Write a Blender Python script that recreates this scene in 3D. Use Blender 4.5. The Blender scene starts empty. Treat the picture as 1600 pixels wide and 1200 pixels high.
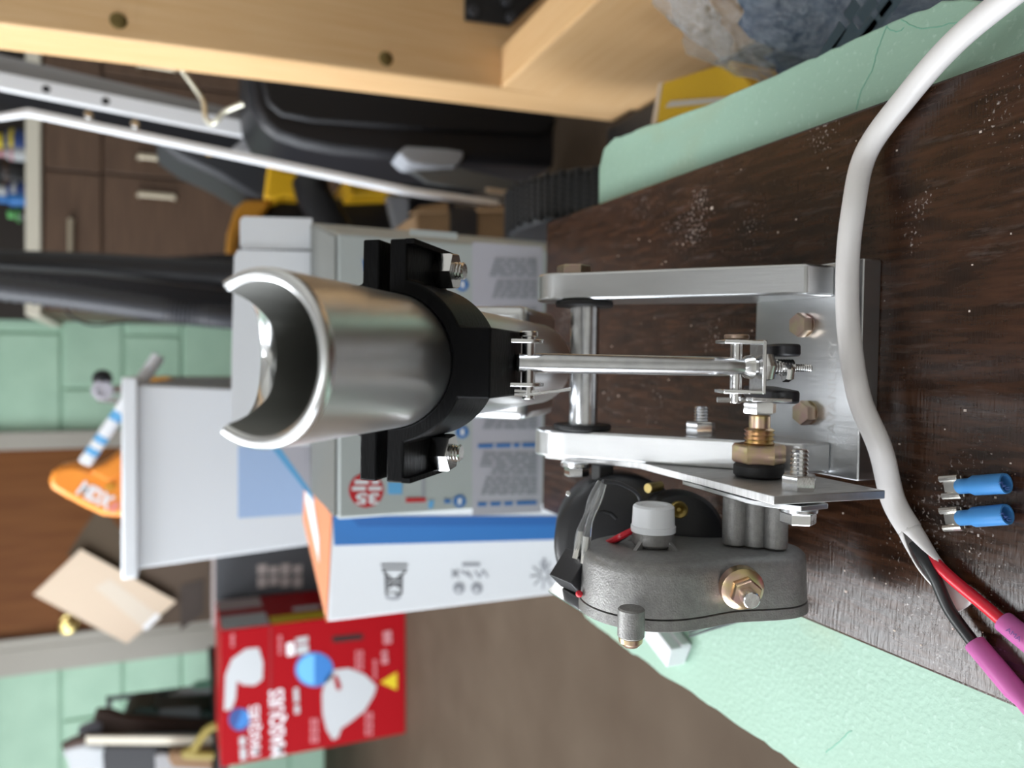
import bpy, bmesh, math, random
from mathutils import Vector, Matrix, noise
random.seed(7)
SC = bpy.context.scene
COL = SC.collection
V = Vector

# ------------------------------------------------------------------ camera
PITCH = math.radians(23.5)          # looking down
FPX = 1202.0                        # focal length in pixels of the 1600x1200 frame
CAM = V((0, 0, .25))                # 25 cm above the board
FW = V((0, math.cos(PITCH), -math.sin(PITCH)))
UP = V((0, math.sin(PITCH), math.cos(PITCH)))
RT = V((1, 0, 0))
cd = bpy.data.cameras.new('camera'); cam = bpy.data.objects.new('camera', cd); COL.objects.link(cam)
cd.sensor_fit = 'HORIZONTAL'; cd.sensor_width = 36; cd.lens = FPX / 1600 * 36
m = Matrix.Identity(4)              # the phone was held sideways: image left is up
for i in range(3):
    m[i][0] = -UP[i]; m[i][1] = RT[i]; m[i][2] = -FW[i]; m[i][3] = CAM[i]
cam.matrix_world = m
cd.clip_start = .01; cd.clip_end = 60
cd.dof.use_dof = True; cd.dof.focus_distance = .265; cd.dof.aperture_fstop = 8.8
SC.camera = cam

# ------------------------------------------------------------------ world, daylight, exposure
SC.view_settings.view_transform = 'Standard'; SC.view_settings.look = 'None'
SC.view_settings.gamma = 1; SC.view_settings.use_curve_mapping = False
SC.view_settings.exposure = 0.15
w = bpy.data.worlds.new('world'); SC.world = w; w.use_nodes = True
bg = w.node_tree.nodes['Background']; bg.inputs[0].default_value = (.78, .88, 1, 1); bg.inputs[1].default_value = 2.4

PANEL_GLOW, SHOP_GLOW = 14.0, 15.0      # strengths of the two added lamps out of view
def area(name, loc, target, sx, sy, power, col):
    l = bpy.data.lights.new(name, 'AREA'); l.shape = 'RECTANGLE'; l.size = sx; l.size_y = sy
    l.energy = power; l.color = col
    o = bpy.data.objects.new(name, l); COL.objects.link(o); o.location = loc
    o.rotation_euler = (V(target) - V(loc)).to_track_quat('-Z', 'Y').to_euler()
    return o
area('doorway_daylight', (-2.84, .3, .75), (0, .3, .75), 3.2, 2.1, 105, (.93, .96, 1))

# ------------------------------------------------------------------ helpers
def ray(x, y): return FW + RT * ((600 - y) / FPX) - UP * ((x - 800) / FPX)
def at(x, y, Y):
    d = ray(x, y); return CAM + d * (Y / d.y)
def onz(x, y, z):
    d = ray(x, y); return CAM + d * ((z - CAM.z) / d.z)
def onplane(x, y, P, N):
    d = ray(x, y); return CAM + d * ((P - CAM).dot(N) / d.dot(N))

MATS = {}
def mat(name, col, rough=.5, metal=0., grain=None, bump=None, var=None, **kw):
    """procedural principled material; var = (scale, second colour, stretch) noise mix; bump = (scale, strength, stretch)"""
    if name in MATS: return MATS[name]
    ma = bpy.data.materials.new(name); ma.use_nodes = True
    nt = ma.node_tree; p = nt.nodes['Principled BSDF']
    p.inputs['Base Color'].default_value = (*col, 1); p.inputs['Roughness'].default_value = rough
    p.inputs['Metallic'].default_value = metal
    for k, v in kw.items(): p.inputs[k.replace('_', ' ')].default_value = v
    tc = nt.nodes.new('ShaderNodeTexCoord')
    def nz(scale, stretch, detail=4):
        mp = nt.nodes.new('ShaderNodeMapping'); mp.inputs['Scale'].default_value = stretch
        nt.links.new(tc.outputs['Object'], mp.inputs[0])
        n = nt.nodes.new('ShaderNodeTexNoise'); n.inputs['Scale'].default_value = scale
        n.inputs['Detail'].default_value = detail
        nt.links.new(mp.outputs[0], n.inputs['Vector']); return n
    if var:
        n = nz(var[0], var[2] if len(var) > 2 else (1, 1, 1), 6)
        r = nt.nodes.new('ShaderNodeValToRGB')
        lo, hi = (var[3] if len(var) > 3 else (.35, .68))
        r.color_ramp.elements[0].position = lo; r.color_ramp.elements[1].position = hi
        r.color_ramp.elements[0].color = (*col, 1); r.color_ramp.elements[1].color = (*var[1], 1)
        nt.links.new(n.outputs['Fac'], r.inputs[0]); nt.links.new(r.outputs[0], p.inputs['Base Color'])
    if bump:
        n = nz(bump[0], bump[2] if len(bump) > 2 else (1, 1, 1), 5)
        b = nt.nodes.new('ShaderNodeBump'); b.inputs['Strength'].default_value = bump[1]
        b.inputs['Distance'].default_value = .001
        nt.links.new(n.outputs['Fac'], b.inputs['Height']); nt.links.new(b.outputs[0], p.inputs['Normal'])
    MATS[name] = ma
    return ma

class MB:
    def __init__(s): s.v = []; s.f = []
    def add(s, vs, fs):
        o = len(s.v); s.v += [V(q) for q in vs]; s.f += [[i + o for i in f] for f in fs]; return s
    def box(s, a, b):
        (x0, y0, z0), (x1, y1, z1) = a, b
        return s.add([(x0,y0,z0),(x1,y0,z0),(x1,y1,z0),(x0,y1,z0),(x0,y0,z1),(x1,y0,z1),(x1,y1,z1),(x0,y1,z1)],
                     [(0,3,2,1),(4,5,6,7),(0,1,5,4),(1,2,6,5),(2,3,7,6),(3,0,4,7)])
    def hexa(s, P):  # 8 points: bottom 4, top 4
        return s.add(P, [(0,3,2,1),(4,5,6,7),(0,1,5,4),(1,2,6,5),(2,3,7,6),(3,0,4,7)])
    def prism(s, poly, d):   # poly of 3d points (planar), extruded by vector d
        n = len(poly); poly = [V(p) for p in poly]; d = V(d)
        return s.add(poly + [p + d for p in poly],
                     [list(range(n))[::-1], list(range(n, 2 * n))] + [(i, (i+1) % n, n + (i+1) % n, n + i) for i in range(n)])
    def lathe(s, p0, ax, prof, n=24, phase=0, cap=True):  # prof: (t along ax, radius)
        ax = V(ax).normalized(); u = ax.orthogonal().normalized(); w_ = ax.cross(u); p0 = V(p0)
        vs = []; fs = []
        for t, r in prof:
            for k in range(n):
                a = 2 * math.pi * k / n + phase
                vs.append(p0 + ax * t + u * (r * math.cos(a)) + w_ * (r * math.sin(a)))
        for i in range(len(prof) - 1):
            for k in range(n):
                fs.append((i*n + k, i*n + (k+1) % n, (i+1)*n + (k+1) % n, (i+1)*n + k))
        if cap:
            fs.append(list(range(n))[::-1]); fs.append([(len(prof)-1)*n + k for k in range(n)])
        return s.add(vs, fs)
    def cyl(s, a, b, r, n=24, phase=0):
        a = V(a); b = V(b); L = (b - a).length; c = min(r * .12, L * .2)
        return s.lathe(a, b - a, [(0, r - c), (c, r), (L - c, r), (L, r - c)], n, phase)
    def hexnut(s, a, b, af, phase=0):
        r = af / math.sqrt(3); a = V(a); b = V(b); L = (b - a).length; c = L * .12
        return s.lathe(a, b - a, [(0, r * .93), (c, r), (L - c, r), (L, r * .93)], 6, phase)
    def thread(s, a, b, r, pitch=.00125, n=20):
        a = V(a); b = V(b); L = (b - a).length; k = max(2, int(L / pitch)); pr = []
        for i in range(k):
            pr += [((i) * L / k, r * .84), ((i + .5) * L / k, r)]
        pr.append((L, r * .8)); return s.lathe(a, b - a, pr, n)
    def tube(s, pts, r, n=12, cap=True, rs=None):
        pts = [V(p) for p in pts]; vs = []; fs = []; u = None
        for i, p in enumerate(pts):
            t = (pts[min(i+1, len(pts)-1)] - pts[max(i-1, 0)]).normalized()
            u = t.orthogonal().normalized() if u is None else (u - t * u.dot(t)).normalized()
            w_ = t.cross(u); rr = rs[i] if rs else r
            for k in range(n):
                a = 2 * math.pi * k / n; vs.append(p + u * rr * math.cos(a) + w_ * rr * math.sin(a))
        for i in range(len(pts) - 1):
            for k in range(n): fs.append((i*n+k, i*n+(k+1) % n, (i+1)*n+(k+1) % n, (i+1)*n+k))
        if cap: fs.append(list(range(n))[::-1]); fs.append([(len(pts)-1)*n+k for k in range(n)])
        return s.add(vs, fs)
    def sphere(s, c, r, n=16, sc=(1, 1, 1)):
        vs = []; fs = []; c = V(c); h = n // 2
        for i in range(h + 1):
            th = math.pi * i / h
            for k in range(n):
                a = 2 * math.pi * k / n
                vs.append(c + V((r*sc[0]*math.sin(th)*math.cos(a), r*sc[1]*math.sin(th)*math.sin(a), r*sc[2]*math.cos(th))))
        for i in range(h):
            for k in range(n): fs.append((i*n+k, (i+1)*n+k, (i+1)*n+(k+1) % n, i*n+(k+1) % n))
        return s.add(vs, fs)
    def build(s, name, ma, parent=None, bevel=0, angle=35, subdiv=0):
        me = bpy.data.meshes.new(name); me.from_pydata([tuple(q) for q in s.v], [], s.f)
        bm = bmesh.new(); bm.from_mesh(me)
        bmesh.ops.remove_doubles(bm, verts=bm.verts, dist=1e-6)
        bmesh.ops.recalc_face_normals(bm, faces=bm.faces); bm.to_mesh(me); bm.free()
        me.materials.append(ma)
        me.shade_smooth(); me.set_sharp_from_angle(angle=math.radians(angle))
        o = bpy.data.objects.new(name, me); COL.objects.link(o)
        if parent: o.parent = parent
        if bevel:
            b = o.modifiers.new('bevel', 'BEVEL'); b.width = bevel; b.segments = 2; b.limit_method = 'ANGLE'; b.angle_limit = math.radians(40)
        if subdiv:
            b = o.modifiers.new('sub', 'SUBSURF'); b.levels = b.render_levels = subdiv
        return o

def tag(o, label, cat, group=None, kind=None):
    if label: o['label'] = label
    if cat: o['category'] = cat
    if group: o['group'] = group
    if kind: o['kind'] = kind
    return o
def empty(name, loc=(0, 0, 0), rz=0):
    o = bpy.data.objects.new(name, None); COL.objects.link(o); o.location = loc; o.rotation_euler = (0, 0, rz)
    o.empty_display_size = .02; return o
def structure(o, label=None, cat=None):
    o['kind'] = 'structure'
    if label: o['label'] = label
    if cat: o['category'] = cat
    return o
def spline(pts, k=8):
    pts = [V(p) for p in pts]; out = []
    for i in range(len(pts) - 1):
        p0 = pts[max(i-1, 0)]; p1 = pts[i]; p2 = pts[i+1]; p3 = pts[min(i+2, len(pts)-1)]
        for j in range(k):
            t = j / k
            out.append(.5 * ((2*p1) + (p2-p0)*t + (2*p0-5*p1+4*p2-p3)*t*t + (3*p1-p0-3*p2+p3)*t**3))
    out.append(pts[-1]); return out
def text_mesh(name, s, ma, parent, A, B, up, height=None, off=.0003, bold=0., depth=0.):
    """lettering laid on a surface from point A to point B, letter tops towards up; a text of '~' marks is unreadable print, laid as word-long bars"""
    if s[0] == '~':
        A = V(A); B = V(B); ex = (B - A).normalized(); up = V(up); ey = (up - ex * up.dot(ex)).normalized(); L = (B - A).length
        h = height or L * .1; b = MB(); x = 0.; ws = [.5 + random.random() for _ in s]; k = L / (sum(ws) + .25 * (len(ws) - 1)); ez = ex.cross(ey)
        for w_ in ws:
            p = A + ex * x + ez * off; b.add([p, p + ex * w_ * k, p + ex * w_ * k + ey * h, p + ey * h], [(0, 1, 2, 3)]); x += (w_ + .25) * k
        o = b.build(name, ma, parent); o['kind'] = 'stuff'; return o
    cu = bpy.data.curves.new('t', 'FONT'); cu.body = s; cu.resolution_u = 3; cu.offset = bold; cu.extrude = 0
    ob = bpy.data.objects.new('t', cu); COL.objects.link(ob)
    dg = bpy.context.evaluated_depsgraph_get(); me = bpy.data.meshes.new_from_object(ob.evaluated_get(dg))
    bpy.data.objects.remove(ob); bpy.data.curves.remove(cu)
    xs = [v.co.x for v in me.vertices]; ys = [v.co.y for v in me.vertices]
    x0, x1, y0, y1 = min(xs), max(xs), min(ys), max(ys)
    A = V(A); B = V(B); ex = (B - A).normalized(); up = V(up); ey = (up - ex * up.dot(ex)).normalized(); ez = ex.cross(ey)
    sx = (B - A).length / (x1 - x0); sy = (height / (y1 - y0)) if height else sx
    for v in me.vertices:
        v.co = A + ex * ((v.co.x - x0) * sx) + ey * ((v.co.y - y0) * sy) + ez * off
    me.materials.append(ma); me.name = name
    o = bpy.data.objects.new(name, me); COL.objects.link(o); o.parent = parent
    return o
def decal(name, px, P, N, ma, parent, off=.0004):
    N = V(N).normalized()
    if N.dot(CAM - P) < 0: N = -N
    return MB().prism([onplane(x, y, P, N) for x, y in px], N * off).build(name, ma, parent)
def ell(cx, cy, rx, ry, n=28): return [(cx + rx*math.cos(2*math.pi*i/n), cy + ry*math.sin(2*math.pi*i/n)) for i in range(n)]

# ------------------------------------------------------------------ materials
M_alu = mat('brushed_aluminium', (.74, .75, .76), .30, 1, bump=(900, .06, (1, .06, .06)), var=(60, (.62, .63, .64), (1, .2, .2)))
M_tube = mat('satin_tube_aluminium', (.80, .80, .80), .33, 1, bump=(300, .03, (1, 8, 8)))
M_rim = mat('polished_rim', (.86, .87, .88), .26, 1)
M_plate = mat('sheared_plate_aluminium', (.70, .70, .70), .42, 1, var=(700, (.56, .56, .56), (.1, 1, .15)), bump=(1200, .1, (.1, 1, .1)))
M_zinc = mat('zinc_plated_steel', (.80, .80, .80), .2, 1, bump=(500, .05))
M_steel = mat('rod_steel', (.72, .73, .75), .24, 1, var=(260, (.60, .61, .63)))
M_yzinc = mat('yellow_zinc_steel', (.72, .58, .30), .28, 1, var=(180, (.70, .46, .42)))
M_bronze = mat('bronze_zinc_bolt', (.46, .39, .26), .4, 1, var=(150, (.44, .30, .27)))
M_brass = mat('brass', (.70, .55, .22), .3, 1)
M_cast = mat('cast_zinc_grey', (.26, .255, .25), .44, .55, bump=(1500, .25), var=(420, (.32, .315, .305)))
M_black3d = mat('black_printed_plastic', (.004, .004, .0045), .38, 0, bump=(260, .25, (1, 1, 8)), Specular_IOR_Level=.10)
M_rubber = mat('black_rubber', (.012, .012, .013), .55, bump=(600, .1))
M_motor = mat('black_painted_steel', (.018, .018, .020), .42, bump=(900, .08))
M_whitepl = mat('white_cap_plastic', (.80, .82, .85), .35, Subsurface_Weight=.0)
M_clear = mat('clear_vinyl_sleeve', (.75, .76, .76), .15, Transmission_Weight=.85, IOR=1.2)
M_tubeshade = mat('shaded_tube_inside', (.22, .22, .205), .8, 0, bump=(400, .1, (1, 6, 6)))  # inside greyed to carry its shade and dark reflections

M_red_wire = mat('red_wire', (.62, .012, .03), .35)
M_black_wire = mat('black_wire', (.010, .010, .011), .4)
M_sleeve = mat('white_cable_sleeve', (.80, .775, .76), .33, var=(40, (.76, .73, .72)))
M_pinkish = mat('sleeve_inside', (.78, .56, .52), .5)
M_pink = mat('pink_heat_shrink', (.60, .16, .42), .3, Transmission_Weight=.25, IOR=1.2)
M_blue = mat('blue_heat_shrink', (.075, .27, .60), .3, Transmission_Weight=.15, IOR=1.2)
M_tin = mat('tinned_terminal', (.85, .84, .80), .22, 1)
M_ink = mat('black_print', (.03, .03, .04), .6)

M_mint = mat('mint_masonry_paint', (.40, .66, .53), .55, var=(14, (.36, .60, .46), (1, 1, 1)), bump=(160, .25))
M_mintedge = mat('mint_ledge_paint', (.39, .60, .47), .5, var=(55, (.46, .66, .55), (1, 1, 1), (.45, .75)), bump=(420, .4))
def ledge_material():
    ma = bpy.data.materials.new('mint_ledge_paint'); ma.use_nodes = True; nt = ma.node_tree
    p = nt.nodes['Principled BSDF']; N = nt.nodes.new; L = nt.links.new; p.inputs['Roughness'].default_value = .5
    tc = N('ShaderNodeTexCoord')
    def nz(sc, det, st=(1, 1, 1)):
        mp = N('ShaderNodeMapping'); mp.inputs['Scale'].default_value = st; L(tc.outputs['Object'], mp.inputs[0])
        n = N('ShaderNodeTexNoise'); n.inputs['Scale'].default_value = sc; n.inputs['Detail'].default_value = det; L(mp.outputs[0], n.inputs['Vector']); return n
    def mix(fac, A, B, lo, hi, k):
        r = N('ShaderNodeMapRange'); r.inputs['From Min'].default_value = lo; r.inputs['From Max'].default_value = hi; r.inputs['To Max'].default_value = k; L(fac, r.inputs['Value'])
        m_ = N('ShaderNodeMix'); m_.data_type = 'RGBA'; L(r.outputs[0], m_.inputs['Factor'])
        if isinstance(A, tuple): m_.inputs['A'].default_value = (*A, 1)
        else: L(A, m_.inputs['A'])
        m_.inputs['B'].default_value = (*B, 1); return m_.outputs['Result']
    c1 = mix(nz(9, 4).outputs['Fac'], (.325, .50, .395), (.30, .46, .355), .35, .7, 1)
    c2 = mix(nz(420, 3).outputs['Fac'], c1, (.58, .74, .66), .60, .75, .35)
    c3 = mix(nz(26, 6, (1, .45, 1)).outputs['Fac'], c2, (.36, .40, .24), .60, .80, .55)
    L(c3, p.inputs['Base Color'])
    b = N('ShaderNodeBump'); b.inputs['Strength'].default_value = .4; b.inputs['Distance'].default_value = .0008; L(nz(420, 5).outputs['Fac'], b.inputs['Height']); L(b.outputs[0], p.inputs['Normal'])
    return ma
M_ledge = ledge_material()
M_wallplain = mat('plain_wall_paint', (.62, .60, .55), .7)
M_wallmint = mat('mint_wall_paint', (.42, .63, .48), .6, var=(9, (.37, .57, .43)), bump=(90, .25))
M_mortar = mat('painted_mortar', (.38, .57, .44), .7)
M_pine = mat('pine', (.76, .50, .26), .5, var=(26, (.70, .43, .20), (9, 9, .35)), bump=(80, .08, (9, 9, .4)))
M_pine_y = mat('pine_lengthwise', (.76, .50, .26), .5, var=(26, (.70, .43, .20), (9, .35, 9)), bump=(80, .08, (9, .4, 9)))
M_floor = mat('worn_concrete_floor', (.075, .053, .037), .7, var=(7, (.095, .070, .050)), bump=(60, .2), Specular_IOR_Level=.1)
M_ceil = mat('ceiling_white', (.80, .80, .79), .7)
M_white = mat('white_card', (.82, .84, .88), .5)
M_kraft = mat('kraft_cardboard', (.19, .115, .055), .7, var=(30, (.16, .095, .045)))
M_cream = mat('cream_paint', (.62, .58, .48), .5)
M_trim = mat('white_trim_paint', (.38, .355, .31), .55)
M_doorwood = mat('brown_door_wood', (.19, .07, .018), .45, var=(8, (.15, .05, .012), (6, 6, .6)), Specular_IOR_Level=.15)
M_walnut = mat('walnut_laminate', (.115, .066, .040), .5, var=(10, (.075, .042, .026), (.7, 5, 12)))
M_blackpl = mat('black_tool_plastic', (.012, .012, .015), .42)
M_darkpl = mat('charcoal_plastic', (.045, .047, .055), .45)
M_yellow = mat('yellow_tool_plastic', (.92, .52, .02), .4)
M_ochre = mat('ochre_plastic', (.55, .24, .02), .45)
M_orange = mat('orange_tool_plastic', (.82, .27, .03), .4)
M_red = mat('red_carton_print', (.30, .004, .008), .5, Specular_IOR_Level=.1)
M_redlight = mat('red_print', (.55, .012, .02), .5)
M_bluep = mat('blue_print', (.03, .17, .48), .5)
M_bluesky = mat('light_blue_print', (.14, .44, .78), .5)
M_navyp = mat('navy_print', (.02, .055, .22), .5)
M_yelp = mat('yellow_print', (.62, .48, .01), .5)
M_paleb = mat('pale_blue_plastic', (.40, .55, .82), .4)
M_grayc = mat('grey_printed_card', (.44, .475, .47), .45)
M_shadetop = mat('shaded_card_top', (.15, .155, .145), .5)  # grey card darkened for the shade in the open top
M_lav = mat('lavender_card', (.50, .49, .55), .5)
M_greytxt = mat('grey_print', (.33, .34, .38), .6)
M_orangec = mat('orange_card', (.72, .26, .12), .5)
M_bin = mat('white_bin_plastic', (.72, .75, .79), .4)
M_maskw = mat('mask_white', (.46, .48, .50), .6)
M_beige = mat('beige_card', (.66, .53, .40), .55)
M_litrail = mat('skylit_rail_aluminium', (.88, .89, .92), .45, .1)  # rail metal lightened to carry the sky's reflection

# dark stained board: grain, dust specks and scuffs
def board_material():
    ma = bpy.data.materials.new('dark_stained_wood'); ma.use_nodes = True; nt = ma.node_tree
    p = nt.nodes['Principled BSDF']; N = nt.nodes.new; L = nt.links.new
    tc = N('ShaderNodeTexCoord'); mp = N('ShaderNodeMapping'); mp.inputs['Scale'].default_value = (7, 1, 1); mp.inputs['Rotation'].default_value = (0, 0, .12); L(tc.outputs['Object'], mp.inputs[0])
    n1 = N('ShaderNodeTexNoise'); n1.inputs['Scale'].default_value = 45; n1.inputs['Detail'].default_value = 8; L(mp.outputs[0], n1.inputs['Vector'])
    r1 = N('ShaderNodeValToRGB'); r1.color_ramp.elements[0].position = .3; r1.color_ramp.elements[1].position = .72
    r1.color_ramp.elements[0].color = (.011, .0045, .0025, 1); r1.color_ramp.elements[1].color = (.055, .022, .010, 1); L(n1.outputs['Fac'], r1.inputs[0])
    n2 = N('ShaderNodeTexNoise'); n2.inputs['Scale'].default_value = 700; n2.inputs['Detail'].default_value = 3; L(tc.outputs['Object'], n2.inputs['Vector'])
    n3 = N('ShaderNodeTexNoise'); n3.inputs['Scale'].default_value = 18; n3.inputs['Detail'].default_value = 4; L(tc.outputs['Object'], n3.inputs['Vector'])
    mul = N('ShaderNodeMath'); mul.operation = 'MULTIPLY'; L(n2.outputs['Fac'], mul.inputs[0]); L(n3.outputs['Fac'], mul.inputs[1])
    r2 = N('ShaderNodeValToRGB'); r2.color_ramp.elements[0].position = .365; r2.color_ramp.elements[1].position = .44; L(mul.outputs[0], r2.inputs[0])
    mx = N('ShaderNodeMix'); mx.data_type = 'RGBA'; mx.inputs['B'].default_value = (.33, .29, .27, 1); L(r2.outputs[0], mx.inputs['Factor']); L(r1.outputs[0], mx.inputs['A'])
    n5 = N('ShaderNodeTexNoise'); n5.inputs['Scale'].default_value = 30; n5.inputs['Detail'].default_value = 9; n5.inputs['Roughness'].default_value = .7; L(mp.outputs[0], n5.inputs['Vector'])
    r5 = N('ShaderNodeMapRange'); r5.inputs['From Min'].default_value = .56; r5.inputs['From Max'].default_value = .78; r5.inputs['To Max'].default_value = .45; L(n5.outputs['Fac'], r5.inputs['Value'])
    mx5 = N('ShaderNodeMix'); mx5.data_type = 'RGBA'; mx5.inputs['B'].default_value = (.16, .13, .12, 1); L(r5.outputs[0], mx5.inputs['Factor']); L(mx.outputs['Result'], mx5.inputs['A'])
    L(mx5.outputs['Result'], p.inputs['Base Color']); p.inputs['Specular IOR Level'].default_value = .5
    mr = N('ShaderNodeMapRange'); mr.inputs['To Min'].default_value = .13; mr.inputs['To Max'].default_value = .25; L(n1.outputs['Fac'], mr.inputs['Value']); L(mr.outputs[0], p.inputs['Roughness'])
    mp2 = N('ShaderNodeMapping'); mp2.inputs['Scale'].default_value = (1, 9, 1); mp2.inputs['Rotation'].default_value = (0, 0, .5); L(tc.outputs['Object'], mp2.inputs[0])
    n4 = N('ShaderNodeTexNoise'); n4.inputs['Scale'].default_value = 120; n4.inputs['Detail'].default_value = 5; L(mp2.outputs[0], n4.inputs['Vector'])
    b = N('ShaderNodeBump'); b.inputs['Strength'].default_value = .22; b.inputs['Distance'].default_value = .001; L(n4.outputs['Fac'], b.inputs['Height']); L(b.outputs[0], p.inputs['Normal'])
    return ma
M_board = board_material()

# ================================================================== the room
FZ = -.31; WY = 3.24
structure(MB().box((-2.8, -2.6, FZ - .1), (1.9, WY + .2, FZ)).build('floor', M_floor), 'worn brown concrete garage floor', 'floor')
structure(MB().box((-2.8, -2.6, 2.0), (1.9, WY + .2, 2.1)).build('ceiling', M_ceil), 'white ceiling', 'ceiling')
structure(MB().box((1.8, -2.6, FZ), (1.9, WY + .2, 2.0)).build('wall_right', M_wallplain))
structure(MB().box((-2.8, -2.7, FZ), (1.9, -2.6, 2.0)).build('wall_front', M_wallplain))
# left wall with the open garage doorway, and the concrete drive outside
wl = MB().box((-2.9, -2.6, 1.8), (-2.8, WY, 2.0)).box((-2.9, -2.6, FZ), (-2.8, -1.3, 1.8)).box((-2.9, 1.9, FZ), (-2.8, WY, 1.8)).build('wall_left', M_wallplain)
structure(wl)
win = structure(MB().box((-2.86, -1.3, 1.74), (-2.79, 1.9, 1.8)).build('door_2', M_trim))
for a, b in (((-2.86, -1.3, FZ), (-2.79, -1.24, 1.74)), ((-2.86, 1.84, FZ), (-2.79, 1.9, 1.74))):
    MB().box(a, b).build('door_jamb', M_trim, win)
structure(MB().box((-14, -8, FZ - .12), (-2.9, 10, FZ - .02)).build('floor_drive', mat('drive_concrete', (.42, .41, .39), .8, bump=(30, .3))))
# back wall of painted concrete blocks around the door
dx0 = at(100, 985, WY).x; dx1 = at(100, 700, WY).x
DT = 1.85
wall = structure(MB().box((-2.8, WY + .012, FZ), (1.8, WY + .2, 2.0)).build('wall_back', M_mortar), 'mint painted concrete block wall', 'wall')
BL, BH, J = .4064, .2032, .009
z0 = at(96, 600, WY).z
blk = None
k0 = int((FZ - z0) / BH) - 1
for k in range(k0, 7):
    za = max(z0 + k * BH + J / 2, FZ); zb = min(z0 + (k + 1) * BH - J / 2, 1.9)
    if zb - za < .02: continue
    xo = at(100, 520, WY).x + (BL / 2 if k % 2 else 0)
    for i in range(-6, 5):
        xa = xo + i * BL + J / 2; xb = xa + BL - J
        for a, b in (((xa, min(xb, dx0 - .07)),) if xa < dx0 - .07 and xb > dx0 - .07 else ((max(xa, dx1 + .05), xb),) if xb > dx1 + .05 and xa < dx1 + .05 else () if xb > dx0 - .07 and xa < dx1 + .05 else ((xa, xb),)):
            if b - a < .03 or a > 1.75 or b < -2.7: continue
            MB().box((a, WY, za), (b, WY + .03, zb)).build('block', M_wallmint, wall, bevel=.006)
door = structure(MB().box((dx0, WY - .02, FZ), (dx1, WY + .011, DT)).build('door_1', M_doorwood), 'brown wooden door in white trim', 'door')
kp = at(107, 990 - 14, WY - .05)
MB().lathe((kp.x, WY - .021, kp.z), (0, -1, 0), [(0, .030), (.006, .030), (.01, .012), (.03, .012), (.036, .026), (.05, .030), (.062, .022), (.066, .006)], 24).build('door_knob', M_brass, door)
structure(MB().box((dx1, WY - .035, FZ), (dx1 + .062, WY, DT + .07)).build('trim_1', M_trim))
t2 = structure(MB().box((dx0 - .035, WY - .045, FZ), (dx0, WY, DT + .07)).build('trim_2', M_trim))
MB().box((dx0 - .135, WY - .03, FZ), (dx0 - .04, WY, DT + .07)).build('trim_board', M_trim, t2, bevel=.004)
structure(MB().box((dx0 - .135, WY - .03, DT), (dx1 + .062, WY + .01, DT + .07)).build('trim_3', M_trim))

# unseen shop light added to even the light and brighten the bars
fix = empty('added_shop_light', (-.30, -.35, 1.72)); tag(fix, 'unseen white shop light with two tubes, added to even the light', 'light')
MB().hexa([(-.14, -.62, .03), (.14, -.62, .03), (.14, .62, .03), (-.14, .62, .03), (-.05, -.62, .09), (.05, -.62, .09), (.05, .62, .09), (-.05, .62, .09)]).build('housing', M_trim, fix)
M_lamp = bpy.data.materials.new('lamp_glow'); M_lamp.use_nodes = True
_p = M_lamp.node_tree.nodes['Principled BSDF']; _p.inputs['Emission Color'].default_value = (.92, .96, 1, 1); _p.inputs['Emission Strength'].default_value = SHOP_GLOW
for sx in (-.07, .07): MB().cyl((sx, -.6, .008), (sx, .6, .008), .019).build('lamp_tube', M_lamp, fix)
for yy in (-.5, .5): MB().cyl((0, yy, .09), (0, yy, .28), .003, 8).build('hanger', M_trim, fix)

# unseen LED panel added for the board glare, low to spare the wall
pan = empty('added_led_panel', (-.88, 1.18, 1.3)); tag(pan, 'unseen square LED panel, added overhead for the glare on the board', 'light')
M_panel = bpy.data.materials.new('panel_glow'); M_panel.use_nodes = True
_p = M_panel.node_tree.nodes['Principled BSDF']; _p.inputs['Emission Color'].default_value = (.94, .97, 1, 1); _p.inputs['Emission Strength'].default_value = PANEL_GLOW
MB().box((-.42, -.42, 0), (.42, .42, .004)).build('diffuser', M_panel, pan)
MB().box((-.44, -.44, .0045), (.44, .44, .03)).build('panel_back', M_trim, pan)
for a, b in (((-.44, -.44, -.004), (-.42, .44, .0045)), ((.42, -.44, -.004), (.44, .44, .0045)), ((-.42, -.44, -.004), (.42, -.42, .0045)), ((-.42, .42, -.004), (.42, .44, .0045))):
    MB().box(a, b).build('panel_frame', M_trim, pan)
for xx in (-.4, .4):
    for yy in (-.4, .4): MB().cyl((xx, yy, .03), (xx, yy, .70), .002, 8).build('hanger', M_trim, pan)

# ================================================================== ledge and board
YAW = math.radians(1.93)
def ragged(p, k, amp):
    return V((p[0] + amp * (noise.noise(V((p[1] * 45, k, 0))) + .6 * noise.noise(V((p[1] * 140, k, 3)))), p[1], 0))
Rr = [(.125, -.25), (.13, .0), (.133, .174), (.1476, .2054), (.149, .232), (.1508, .278), (.1551, .35), (.1625, .42), (.1654, .4462), (.1616, .4600), (.150, .467), (.1227, .4677)]
Ll = [(-.10, .482), (-.150, .496), (-.1636, .4935), (-.1679, .486), (-.1719, .4462), (-.1745, .4151), (-.1775, .3393), (-.1809, .2783), (-.185, .10), (-.19, -.25)]
def dense(P, n=10):
    out = []
    for a, b in zip(P[:-1], P[1:]):
        for i in range(n): out.append((a[0] + (b[0]-a[0]) * i / n, a[1] + (b[1]-a[1]) * i / n))
    return out + [P[-1]]
outl = [ragged(p, 1, .0013) for p in dense(Rr)] + [ragged(p, 5, .0016) for p in dense(Ll)]
ledge = empty('ledge', (0, .2, FZ))
lv = lambda p: V(p) - V((0, .2, FZ))
MB().prism([lv((p.x, p.y, -.085)) for p in outl], (0, 0, .066)).build('slab', M_ledge, ledge, bevel=.0035)
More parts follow.
